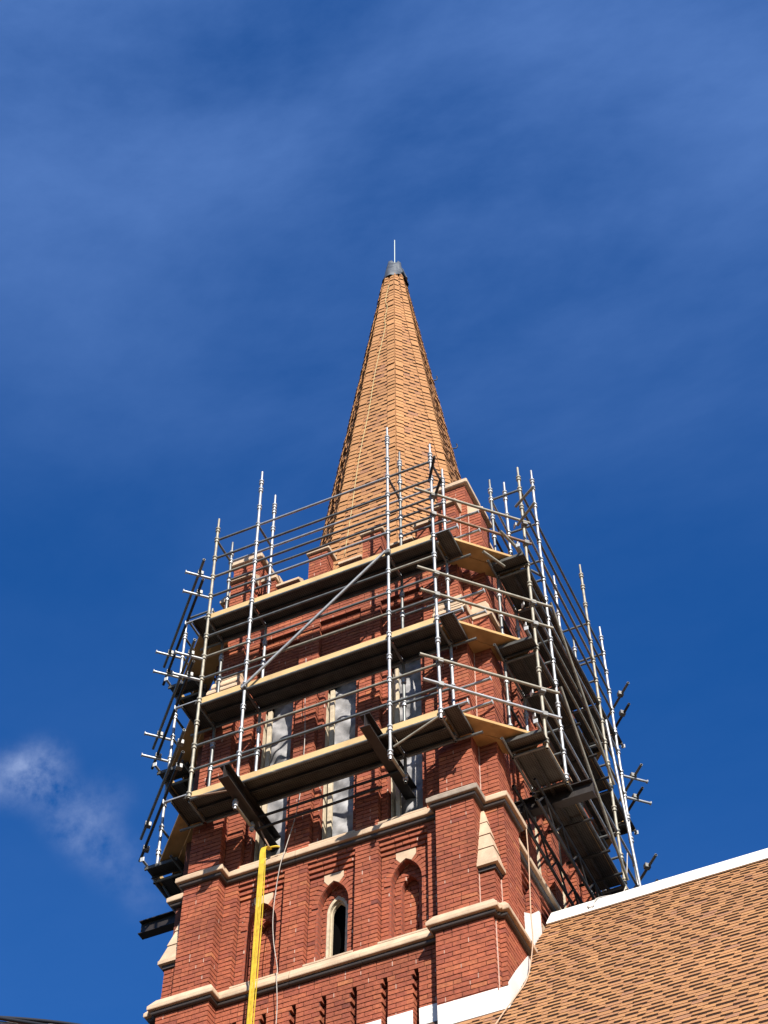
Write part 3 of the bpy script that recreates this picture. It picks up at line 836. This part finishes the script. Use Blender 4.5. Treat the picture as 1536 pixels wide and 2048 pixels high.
# ------------------------------------------------------------------ nave with shingled roof
NAVE = thing('church_nave', (6, 0, 0), 'church nave with a steep tan shingle roof and white ridge cap beside the tower', 'church')
SL = 1.33
def roof_z(y): return 15.84+SL*(-abs(y)+2.573)
RZ = roof_z(0)
YE = -8.6
def poly_obj(name, pts, m, parent, th=None):
    o = obj(name, mesh_of(name, pts, [tuple(range(len(pts)))], m), parent)
    if th:
        md = o.modifiers.new('thickness', 'SOLIDIFY'); md.thickness = th; md.offset = -1
    return o
XR0, XR1 = 2.40, 12.0
rv, rf = [], []
def quad(*p):
    o = len(rv); rv.extend(p); rf.append((o, o+1, o+2, o+3))
quad((2.40, -1.655, roof_z(1.655)), (XR1, -1.655, roof_z(1.655)), (XR1, 0, RZ), (2.40, 0, RZ))
quad((2.585, -2.62, roof_z(2.62)), (XR1, -2.62, roof_z(2.62)), (XR1, -1.655, roof_z(1.655)), (2.585, -1.655, roof_z(1.655)))
quad((1.63, YE, roof_z(YE)), (XR1, YE, roof_z(YE)), (XR1, -2.62, roof_z(2.62)), (1.63, -2.62, roof_z(2.62)))
quad((-2.35, YE, roof_z(YE)), (1.63, YE, roof_z(YE)), (1.63, -2.40, roof_z(2.40)), (-2.35, -2.40, roof_z(2.40)))
quad((XR1, -YE, roof_z(YE)), (2.45, -YE, roof_z(YE)), (2.45, 0, RZ), (XR1, 0, RZ))
ROOF = obj('roof', mesh_of('roof', rv, rf, 'underlay'), NAVE)
for nm, a, b in (('side_wall', (-2.35, YE+.5), (XR1-.2, YE+.9)), ('side_wall', (2.6, -YE-.9), (XR1-.2, -YE-.5)), ('end_wall', (XR1-.6, YE+.9), (XR1-.2, -YE-.9))):
    c = ((a[0]+b[0])/2, (a[1]+b[1])/2, roof_z(YE+.5)/2)
    block(nm, c, (b[0]-a[0], b[1]-a[1], roof_z(YE+.5)), 'wall_far', NAVE)
obj('tower_base', prism_mesh('tower_base', [(-2.55, -2.55), (2.55, -2.55), (2.55, 2.55), (-2.55, 2.55)], 0, 11.99, 'wall_far'), TOWER)
RS = Shingles(); rnd = random.Random(11)
sl = math.hypot(1, SL); U = Vector((1, 0, 0)); Vv = Vector((0, 1/sl, SL/sl)); N = U.cross(Vv)
for c in range(int(-YE*sl/EXPO)):
    y = YE+c*EXPO/sl
    if y > -.10: break
    x0 = -2.35 if y < -2.68 else (2.60 if y < -1.66 else 2.405)
    for a, b, thick in course_pieces(XR1-x0, rnd):
        RS.add((x0+a, y, roof_z(y)), U, Vv, N, b-a-.002, EXPO+.025, .020 if thick else .009, sh_tint(rnd, thick), thick)
def roof_key(it):
    q = mwi @ it[0]; px, py = 768+3688*q.x/-q.z, 1024-3688*q.y/-q.z
    return it[4]/(it[0]-CAM).length**2 if (900 < px < 1530 and 1740 < py < 2040) else 0
RS.emit('shingle', ROOF, 'shingle_courses', 300, roof_key)
# white metal: ridge cap in lengths, apron and stepped flashing
for k, (a, b) in enumerate(((2.41, 4.0), (4.005, 6.6), (6.605, 9.2), (9.205, 12.0))):
    v = []
    for x in (a, b):
        for y, dz in ((-.30, .03), (-.285, .045), (-.03, .075), (.03, .075), (.285, .045), (.30, .03)): v.append((x, y, roof_z(y)+dz+(.004 if k % 2 else 0)))
    f = [(i, i+1, 7+i, 6+i) for i in range(5)]
    o = obj('ridge_cap', mesh_of('ridge_cap', v, f, 'flash'), NAVE); md = o.modifiers.new('thickness', 'SOLIDIFY'); md.thickness = .02; md.offset = -1
def slab(name, pts, d, m, parent):
    """Flat polygon given thickness along vector d."""
    n = len(pts); d = Vector(d); v = [Vector(p) for p in pts] + [Vector(p)+d for p in pts]
    f = [tuple(range(n)), tuple(range(n, 2*n))[::-1]] + [(i, n+i, n+(i+1) % n, (i+1) % n) for i in range(n)]
    me = mesh_of(name, v, f, m); bm = bmesh.new(); bm.from_mesh(me); bmesh.ops.recalc_face_normals(bm, faces=bm.faces); bm.to_mesh(me); bm.free()
    return obj(name, me, parent)
zf = 15.30
for a, b in ((1.625, 2.0), (2.003, 2.437)): slab('flashing', [(a, -2.582, zf), (b, -2.582, zf), (b, -2.582, 16.14), (a, -2.582, 16.14)], (0, -.006, 0), 'flash', NAVE)
slab('flashing', [(2.425, -2.589, zf), (2.425, -2.50, zf), (2.425, -2.50, 16.13), (2.425, -2.589, 16.13)], (.006, 0, 0), 'flash', NAVE)
slab('flashing', [(2.42, -2.499, 15.6), (2.55, -2.499, 15.6), (2.55, -2.499, 16.2), (2.42, -2.499, 16.2)], (0, -.006, 0), 'flash', NAVE)
xs = [-1.66]+[c-.035 for c in SLOTS]+[1.66]
for a, b in zip(xs[:-1], xs[1:]): slab('flashing', [(a+.045, -2.384, zf), (b-.045, -2.384, zf), (b-.045, -2.384, 16.345), (a+.045, -2.384, 16.345)], (0, -.006, 0), 'flash', NAVE)
xw = 2.551
ys = [-2.50, -2.18, -1.90, -1.66]
slab('step_flashing', [(xw, -2.505, 15.85), (xw, -1.60, roof_z(1.60)-.1), (xw, -1.60, roof_z(1.60)+.22), (xw, -1.72, 17.22), (xw, -2.19, 16.66), (xw, -2.505, 16.25)], (.006, 0, 0), 'flash', NAVE)
xw = 2.363
slab('step_flashing', [(xw, -1.24, roof_z(1.24)-.1), (xw, -.42, roof_z(.42)-.05), (xw, -.42, roof_z(.42)+.38), (xw, -.80, 18.72), (xw, -1.24, 18.42)], (.006, 0, 0), 'flash', NAVE)

# ------------------------------------------------------------------ scaffold
DECKS = [20.769, 22.786, 24.813]
COLLAR = lathe_mesh('collar', [(.030, -.055), (.040, -.05), (.041, -.022), (.033, -.018), (.0285, -.012), (.0285, .012), (.036, .016), (.043, .024), (.041, .050), (.030, .054)], 'galv', 12)
COLLAR_D = COLLAR.copy(); COLLAR_D.materials.clear(); COLLAR_D.materials.append(M['galv_dull'])
def plank_mesh(length):
    k = ('plank', round(length, 3))
    if k not in UNIT:
        w, h, t = .235, .058, .004
        parts = [(boxv(0, 0, -t/2, length, w, t), BOXF)]
        for s in (-1, 1):
            parts.append((boxv(0, s*(w/2-t/2), -h/2-t/2, length, t, h-t), BOXF))
            parts.append((boxv(0, s*(w/2-.014), -h-.001, length, .022, t), BOXF))
        V_, F_ = join_meshes(parts); UNIT[k] = mesh_of('steel_plank', V_, F_, 'deck')
    return UNIT[k]
rnd = random.Random(21)
class Side:
    """One straight scaffold of two rows and four pairs of uprights; local frame faces -y."""
    def __init__(s, rotk, xs, yo, yi, label, tops, bottoms, weather, visible=True):
        s.k, s.xs, s.yo, s.yi = rotk, xs, yo, yi
        s.root = thing('scaffold', s.P(sum(xs)/4, (yo+yi)/2, 20.2), label, 'scaffold', 'scaffolds round the tower')
        r = s.root; s.posts = {}
        for i, x in enumerate(xs):
            for row, y in (('o', yo), ('i', yi)):
                m = weather[i] if row == 'o' else ('galv_dark' if rnd.random() < .35 else 'galv')
                zt, zb = tops[i]-(0 if row == 'o' else .06), bottoms[i]+(0 if row == 'o' else .02)
                up = obj('upright_post', unit_tube(m), r, tube_world(s.P(x, y, zb), s.P(x, y, zt-.30), .0242))
                obj('spigot', unit_tube(m), up, tube_world(s.P(x, y, zt-.305), s.P(x, y, zt), .0190))
                z = DECKS[0]-.595
                while z < zt-.25:
                    if z > zb: obj('collar', COLLAR_D if m == 'galv_dull' else COLLAR, up, Matrix.Translation(s.P(x, y, z)) @ Matrix.Rotation(rnd.uniform(0, 6), 4, 'Z'))
                    z += .5055
                obj('spigot_collar', COLLAR_D if m == 'galv_dull' else COLLAR, up, Matrix.Translation(s.P(x, y, zt-.32)))
                s.posts[(i, row)] = (x, y)
        # rails
        def lv(name, i, y, z, m): 
            a, b = xs[i]+.03, xs[i+1]-.03; tube(name, s.P(a, y, z), s.P(b, y, z), m, r, .0215)
        for i in range(3):
            for d, offs in zip(DECKS, ((.415, .92), (.415, .92, 1.425), (.415, .92, 1.425, 1.93))):
                for o_ in offs: lv('guard_rail', i, yo, d+o_, rnd.choice(('galv', 'galv_dark', 'galv_dark', 'galv_dark', 'galv_dull')))
                lv('ledger', i, yo, d-.19, 'galv_dark'); lv('ledger', i, yi, d-.19, 'galv_dark')
                lv('guard_rail', i, yi, d+.415, 'galv_dark')
                if rotk in (1, 3) or i != 1: lv('guard_rail', i, yi, d+.92, 'black_tube' if rotk else 'galv_dark')
            lv('guard_rail', i, yi, DECKS[2]+1.93, 'galv'); lv('guard_rail', i, yi, DECKS[2]+1.425, 'galv_dark')
        for i, x in enumerate(xs):
            for d in DECKS:
                tube('transom', s.P(x, yo+.03, d-.185), s.P(x, yi-.03, d-.185), 'galv_dark', r, .0215)
            tube('transom', s.P(x, yo+.03, DECKS[2]+1.93), s.P(x, yi-.03, DECKS[2]+1.93), 'galv_dark', r, .0215)
        # decks: two perforated planks per bay, toe boards
        for d in DECKS:
            for i in range(3):
                a, b = xs[i]+.012, xs[i+1]-.012
                for j in (0, 1):
                    y = yo+.135+j*.245
                    w = Matrix.Translation(s.P((a+b)/2, y, d-.137)) @ Matrix.Rotation(rotk*math.pi/2, 4, 'Z')
                    obj('steel_plank', plank_mesh(b-a), r, w)
                L = b-a+.02
                w = Matrix.Translation(s.P((a+b)/2, yo+.046+.004*(i % 2), d-.072+rnd.uniform(-.006, .004))) @ Matrix.Rotation(rotk*math.pi/2, 4, 'Z') @ Matrix.Rotation(rnd.gauss(0, .0025), 4, 'Y')
                obj('toe_board', bevel_box('timber', L, .036, .145, .004), r, w)
            # end planks set across, beyond the last pair of uprights
            for e, sx in ((0, -1), (3, 1)):
                x = xs[e]+sx*.165
                w = Matrix.Translation(s.P(x, (yo+yi)/2, d-.10)) @ Matrix.Rotation(rotk*math.pi/2+math.pi/2, 4, 'Z')
                obj('steel_plank', plank_mesh(yi-yo+.06), r, w)
                tube('ledger_stub', s.P(xs[e]+sx*.03, yo, d-.075), s.P(xs[e]+sx*.42, yo, d-.075), 'galv', r, .0215)
                tube('ledger_stub', s.P(xs[e]+sx*.03, yi, d-.19), s.P(xs[e]+sx*.42, yi, d-.19), 'galv_dark', r, .0215)
                block('end_plate', s.P(xs[e]+sx*.42, yo, d-.07), (.014, .07, .085), 'plate', r, rotk*math.pi/2)
    def P(s, x, y, z):
        a, b = rot90((x, y), s.k); return Vector((a, b, z))
WX = ('galv_dull', 'galv', 'galv', 'galv')
FRONT = Side(0, [-1.968, -1.17, 1.277, 2.066], -3.167, -2.641, 'galvanised tube scaffold facing the street with long pale toe boards along three decks', [27.35, 28.301, 28.21, 27.239], [20.607, 20.081, 20.051, 20.536], WX)
RIGHT = Side(1, [-1.994, -1.196, 1.291, 2.09], -3.21, -2.684, 'galvanised tube scaffold on the tower side above the shingle roof', [27.38, 28.29, 28.412, 27.482], [20.536, 20.607, 20.506, 20.506], ('galv_dull', 'galv', 'galv_dull', 'galv'))
LEFT = Side(3, [-2.242, -1.443, 0.995, 1.8], -3.28, -2.775, 'shaded tube scaffold on the far left side of the tower against the sky', [27.178, 28.189, 27.886, 26.622], [20.556, 20.101, 20.101, 20.556], ('galv', 'galv', 'galv_dull', 'galv'))
BACK = Side(2, [-2.1, -1.3, 1.2, 2.0], -3.25, -2.75, 'tube scaffold behind the tower, mostly hidden by the brickwork', [26.268, 26.268, 26.268, 26.268], [20.556, 20.101, 20.101, 20.556], ('galv', 'galv', 'galv', 'galv'))
# brackets and braces of the front scaffold
fr = FRONT.root
tube('diagonal_brace', (-1.198, -3.223, 22.588), (1.249, -3.223, 24.691), 'galv', fr)
for c in ((-1.168, -3.198, 22.629), (1.279, -3.198, 24.671)): block('clamp', c, (.09, .07, .08), 'clamp', fr)
tube('bottom_transom', (1.279, -3.137, 20.142), (1.279, -2.672, 20.162), 'galv_dull', fr)
tube('bottom_transom', (-1.168, -3.137, 20.162), (-1.168, -2.672, 20.172), 'galv_dull', fr)
tube('stay', (1.319, -3.147, 20.303), (2.027, -3.177, 20.576), 'galv_dull', fr, .017)
tube('stay', (-1.916, -3.177, 20.607), (-1.228, -3.187, 20.465), 'rust_tube', fr, .017)
tube('inner_ledger', (-1.158, -2.641, 20.334), (1.269, -2.641, 20.334), 'black_tube', fr, .0215)
tube('inner_ledger', (-1.087, -2.611, 20.132), (0.895, -2.611, 20.172), 'black_tube', fr, .0215)
# long diagonal braces and lattice girder of the right-hand scaffold
rr = RIGHT.root
for z0, z1 in ((24.651, 22.679), (22.629, 20.657)):
    tube('diagonal_brace', (3.271, -1.155, z0), (3.271, 1.261, z1), 'galv_dull', rr)
tube('diagonal_brace', (3.271, 1.332, 24.246), (3.271, 2.06, 20.708), 'galv', rr)
for gx in (2.553, 2.886):
    zb, zt = 19.919, 20.324
    tube('girder_chord', (gx, -1.7, zt), (gx, 2.4, zt), 'black_tube', rr); tube('girder_chord', (gx, -1.7, zb), (gx, 2.4, zb), 'black_tube', rr)
    y = -1.65; up = True
    while y < 2.2:
        tube('girder_web', (gx, y, zb if up else zt), (gx, y+.34, zt if up else zb), 'black_tube', rr, .016); y += .34; up = not up
lf = LEFT.root
for y in (-1.701, -1.347): tube('diagonal_brace', (-3.18, y, 20.556), (-2.573, y+.5, 19.343), 'black_tube', lf)

for z0, z1 in ((24.75, 22.6), (22.7, 20.6)): tube('diagonal_brace', (2.64, 1.27, z0), (2.64, -1.17, z1), 'black_tube', rr)
for y in (-1.196, 1.291):
    for dk in DECKS:
        for o_ in (.42, .92): tube('transom', (3.18, y, dk+o_), (2.71, y, dk+o_), 'galv_dark', rr, .0215)
for y, z in ((-.4, 20.50), (.35, 20.50), (.9, 20.50), (-.4, 22.52), (.35, 22.52), (.9, 22.52)): tube('bearer', (3.30, y, z), (2.60, y, z), 'black_tube', rr, .024)
# corner bridges: stubs out of the end uprights, rails clamped to them, boards laid across
def corner(side_a, ea, side_b, eb, who, nboards, place, rail_m, reach=.30, stubs=True, levels=(1, 2)):
    a = side_a.P(side_a.xs[ea], side_a.yo, 0); b = side_b.P(side_b.xs[eb], side_b.yo, 0)
    out_ = ((a+b)/2); out_.z = 0
    d = (b-a).normalized(); nrm = Vector((d.y, -d.x, 0))
    if nrm.dot(out_) < 0: nrm = -nrm
    root = side_b.root
    for li, dk in enumerate(DECKS):
        for j, o_ in enumerate((.43, .93)):
            z = dk+o_
            m = rail_m[(li*2+j) % len(rail_m)]
            off = (.22 if stubs else .05)+.02*j
            p, q = a+nrm*off-d*(reach+.05*j), b+nrm*off+d*((.26, .30, .08)[li] if not stubs else reach)
            tube('corner_rail', (p.x, p.y, z), (q.x, q.y, z+rnd.uniform(-.03, .03)), m, root)
            for c in (a, b):
                cc = c+nrm*(off-.02 if stubs else off*.5); block('clamp', (cc.x, cc.y, z), (.085, .10, .085), 'clamp' , root, math.atan2(d.y, d.x))
                if stubs and li in levels:
                    e = c+nrm*.46; tube('outward_stub', (c.x, c.y, z-.055), (e.x, e.y, z-.055), 'galv', root, .0225)
                    obj('flange', lathe_mesh('flange', [(.02, 0), (.036, .004), (.036, .016), (.02, .02)], 'plate', 10), root,
                        Matrix.Translation((e.x, e.y, z-.055)) @ nrm.to_track_quat('Z', 'Y').to_matrix().to_4x4())
        for j in range(nboards):
            w = .245; A = a+d*.17; B = b-d*.08
            cen = (A+B)/2+nrm*(.02-w/2-j*(w+.008)); L = (B-A).length+.04
            bo = block('scaffold_board', (cen.x, cen.y, dk-.026+.004*j), (L+(.0 if j == 0 else .12), w, .056), 'board' if place != 'x' else 'timber', None, math.atan2(d.y, d.x), rot=None)
            lvl = ('lowest', 'middle', 'topmost')[li]
            tag(bo, '%s board bridging the %s at the %s deck' % (('outer', 'inner')[j], who, lvl), 'board', 'boards bridging the scaffold corners')
            # bright sawn edge facing out is the same timber
corner(FRONT, 3, RIGHT, 0, 'scaffold corner in front of the roof', 2, 'r', ('galv', 'galv_dull', 'galv_dull', 'galv_dull', 'rust_tube', 'galv_dull'), .28, stubs=False)
corner(LEFT, 3, FRONT, 0, 'far left scaffold corner', 2, 'l', ('black_tube', 'galv_dark'), .30)
corner(RIGHT, 3, BACK, 0, 'rear scaffold corner right of the tower', 2, 'b', ('black_tube', 'galv_dark'), .25, levels=(1,))
# clamped stubs at the front right corner
for dk in DECKS:
    for o_ in (.35, .85):
        tube('ledger_stub', (2.098, -2.641, dk+o_), (2.654, -2.641, dk+o_), 'galv', rr, .0215)
        obj('flange', lathe_mesh('flange', [(.02, 0), (.036, .004), (.036, .016), (.02, .02)], 'plate', 10), rr, Matrix.Translation((2.654, -2.641, dk+o_)) @ Vector((1, 0, 0)).to_track_quat('Z', 'Y').to_matrix().to_4x4())
        block('clamp_plate', (3.099, -2.106, dk+o_+.02), (.02, .09, .09), 'plate', rr, R(45))
for p, q in (((2.007, -3.117, 26.268), (2.29, -3.541, 26.289)), ((2.047, -3.066, 25.763), (2.351, -3.44, 25.783)), ((3.139, -2.106, 26.167), (3.564, -2.358, 26.188)), ((3.139, -2.106, 25.662), (3.564, -2.409, 25.682)), ((3.139, -2.055, 25.005), (2.988, -2.561, 25.055)), ((2.886, -2.207, 24.6), (2.684, -2.611, 24.631))):
    tube('loose_tube_end', p, q, 'black_tube' if p[0] < 2.5 else 'galv_dull', rr)
tube('loose_tube_end', (2.634, -1.044, 26.218), (2.988, -0.539, 26.167), 'galv_dark', rr)

# ------------------------------------------------------------------ steel needle beams through the tower openings
def ibeam(p, q, label, up=(0, 0, 1), h=.255, w=.155, tf=.016, tw=.012):
    p, q = Vector(p), Vector(q); d = (q-p); L = d.length; d.normalize(); u = Vector(up); s_ = d.cross(u)
    prof = [(-w/2, 0), (-w/2, -tf), (-tw/2, -tf), (-tw/2, -h+tf), (-w/2, -h+tf), (-w/2, -h), (w/2, -h), (w/2, -h+tf), (tw/2, -h+tf), (tw/2, -tf), (w/2, -tf), (w/2, 0)]
    n = len(prof)
    v = [e*d+s_*a+u*b for e in (0, L) for a, b in prof]
    f = [tuple(range(n)), tuple(range(n, 2*n))[::-1]] + [(i, n+i, n+(i+1) % n, (i+1) % n) for i in range(n)]
    me = mesh_of('steel_beam', v, f, 'beam'); bm = bmesh.new(); bm.from_mesh(me); bmesh.ops.recalc_face_normals(bm, faces=bm.faces); bm.to_mesh(me); bm.free()
    o = obj('steel_beam', me, None, Matrix.Translation(p)); tag(o, label, 'steel beam', 'steel beams pushed through the belfry openings'); return o
ibeam((1.087, -3.622, 20.627), (1.087, -1.55, 20.627), 'dark steel beam sticking out of the front opening nearest the corner pier')
ibeam((-1.127, -3.642, 20.526), (-1.127, -1.55, 20.526), 'dark steel beam sticking out above the yellow lifting straps')
ibeam((3.544, -0.994, 20.637), (1.673, -0.994, 20.637), 'brown steel beam sticking out over the shingle roof')
ibeam((-3.958, -0.994, 20.627), (-1.865, -0.994, 20.627), 'dark steel beam end poking out left of the tower against the sky')

# ------------------------------------------------------------------ plastic sheets and timber in the belfry openings
def sheet(xc, k, label, seed, z0=19.86, z1=23.42, w=.52, slip=0.0):
    nx, nz = 22, 90; v, f = [], []; rg = random.Random(seed)
    ph = [rg.uniform(0, 6) for _ in range(8)]
    for j in range(nz+1):
        t = j/nz; z = z0+(z1-z0)*t
        for i in range(nx+1):
            u = i/nx; x = xc-w/2+w*u
            fold = .016*math.sin(5*u+11*t+ph[0])*math.sin(9*t+ph[1]) + .014*math.sin(6*u-26*t+ph[2]) + .016*math.sin(44*t+7*u+ph[3])*math.sin(6*t+3*u+ph[4]) + .007*math.sin(90*t-14*u+ph[5])*math.sin(11*t+ph[6])
            sag = .05*math.sin(math.pi*u)*(.6+.4*math.sin(9*t+ph[5]))
            y = -(Y0-.41)-fold*1.35-sag*.6
            xx = x+.012*math.sin(22*t+ph[6])*(abs(u-.5)*2)
            X, Y = rot90((xx, y), k); v.append((X+LX(z), Y, z+.03*math.sin(3*u+ph[7])*(1 if j in (0,) else 0)))
    for j in range(nz):
        for i in range(nx): a = j*(nx+1)+i; f.append((a, a+1, a+nx+2, a+nx+1))
    o = obj('plastic_sheet', mesh_of('plastic_sheet', v, f, 'sheet', smooth=True)); md = o.modifiers.new('thickness', 'SOLIDIFY'); md.thickness = .003
    tag(o, label, 'plastic sheet', 'plastic sheets over the belfry openings')
names = ('above the yellow straps', 'in the centre front opening', 'in the front opening nearest the corner pier')
for c, nm, sd in zip(BC, names, (1, 2, 3)): sheet(c, 0, 'grey plastic sheet ' + nm, sd)
for c, nm, sd in zip(BC, ('nearest the street', 'in the middle', 'farthest back'), (4, 5, 6)): sheet(c, 1, 'grey plastic sheet on the roof side of the tower, %s' % nm, sd)
for k in (0, 1):
    for c in BC:
        for s in (-1, 1):
            x = c+s*.262; X, Y = rot90((x, -(Y0-.26)), k)
            block('opening_jamb', (X+LX(21.4), Y, 21.45), ((.014, .17, 3.3) if k == 0 else (.17, .014, 3.3)), 'frame', TOWER, bev=.002)
        X, Y = rot90((c-.17, -(Y0-.22)), k)
        block('frame_stile', (X+LX(21.4), Y, 21.45), ((.07, .05, 3.28) if k == 0 else (.05, .07, 3.28)), 'frame', TOWER, bev=.004)

# ------------------------------------------------------------------ straps, ropes and the overhead cable
ST = thing('lifting_straps', (-.95, -2.75, 16.0), 'bright yellow lifting straps hanging from the beam down the front wall', 'straps')
for i, (dx, dt, w) in enumerate(((-.032, 0, .024), (-.008, .01, .027), (.016, -.005, .024), (.042, .012, .016), (-.05, .006, .018))):
    pts = [(-.935+dx*.4, -2.46, 19.80), (-.93+dx*.5, -2.50, 19.775), (-.925+dx*.7, -2.62, 19.72), (-.925+dx*.8, -2.69, 19.60), (-.925+dx, -2.69, 19.3), (-.93+dx*1.1, -2.69+dt, 18.4), (-.935+dx, -2.70+dt, 17.50), (-.94+dx, -2.72+dt, 16.6), (-.935+dx, -2.76+dt, 14.6)]
    P_ = spline(pts, 6); v, f = [], []
    for p in P_: v += [(p.x-w/2, p.y, p.z), (p.x+w/2, p.y-.004, p.z), (p.x+w/2, p.y-.009, p.z), (p.x-w/2, p.y-.006, p.z)]
    for j in range(len(P_)-1):
        for q in range(4): f.append((4*j+q, 4*j+(q+1) % 4, 4*j+4+(q+1) % 4, 4*j+4+q))
    obj('strap', mesh_of('strap', v, f, 'yellow'), ST)
pts = [(-.95, -2.50, 19.80), (-.88, -2.52, 19.785), (-.82, -2.50, 19.79), (-.78, -2.48, 19.78)]
obj('strap_loop', sweep_mesh('strap_loop', spline(pts, 6), .014, 'yellow', 8), ST)
obj('sling', sweep_mesh('sling', spline([(-1.08, -2.62, 20.27), (-1.03, -2.56, 20.05), (-.935, -2.47, 19.80)], 6), .013, 'rust_tube', 8), ST)
def rope(name, pts, r, m, label): return tag(obj(name, sweep_mesh(name, spline(pts, 10), r, m, 7)), label, name)
rope('rope', [(-.45, -2.55, 23.6), (-.46, -2.50, 22.6), (-.47, -2.44, 21.9), (-.48, -2.47, 20.9), (-.53, -2.50, 20.3), (-.66, -2.50, 19.75), (-.74, -2.53, 19.3), (-.82, -2.49, 18.6), (-.80, -2.48, 18.1), (-.73, -2.46, 17.62), (-.71, -2.50, 17.4), (-.69, -2.48, 16.9), (-.72, -2.46, 16.2), (-.74, -2.46, 15.2)], .006, 'rope', 'thin grey rope trailing down the front wall beside the yellow straps')
rope('rope', [(2.66, -1.60, 19.55), (2.665, -1.63, 18.9), (2.67, -1.75, 17.9), (2.69, -1.84, 17.32), (2.66, -2.06, 16.62), (2.62, -2.45, 16.06), (2.60, -2.80, 15.62), (2.58, -3.4, 14.85), (2.5, -4.6, 13.3)], .0085, 'rope_tan', 'tan rope hanging past the white flashing and lying down the roof')
rope('rope', [(3.24, 1.6, 21.5), (3.2, 1.2, 20.4), (3.12, .2, 19.42), (3.02, -.12, 19.2), (3.05, -.28, 19.0), (3.12, -.27, 19.02), (3.13, -.05, 19.32), (3.22, 1.0, 20.2)], .009, 'rope', 'thin grey rope looped over the white ridge cap')
# twisted overhead service cable close to the camera
def at(px, py, dist): return CAM+pix_dir(px, py)*dist
CB = thing('overhead_cable', at(80, 2040, 7.0), 'twisted black overhead cable with a bright steel strand at the lower left', 'cable')
a0, a1 = at(-420, 1992, 6.6), at(420, 2076, 7.6)
for j, (m, r, ph, rad) in enumerate((('cable_black', .0075, 0, .009), ('cable_black', .0075, 2.1, .009), ('cable_steel', .0050, 4.2, .011))):
    pts = []
    for i in range(121):
        t = i/120; p = a0.lerp(a1, t); ax = (a1-a0).normalized(); e1 = ax.cross(Vector((0, 0, 1))).normalized(); e2 = ax.cross(e1)
        an = ph+t*9.5; pts.append(p+(e1*math.cos(an)+e2*math.sin(an))*rad-Vector((0, 0, .01*4*t*(1-t))))
    obj('strand', sweep_mesh('strand', pts, r, m, 8), CB)
print('objects', len(bpy.data.objects))
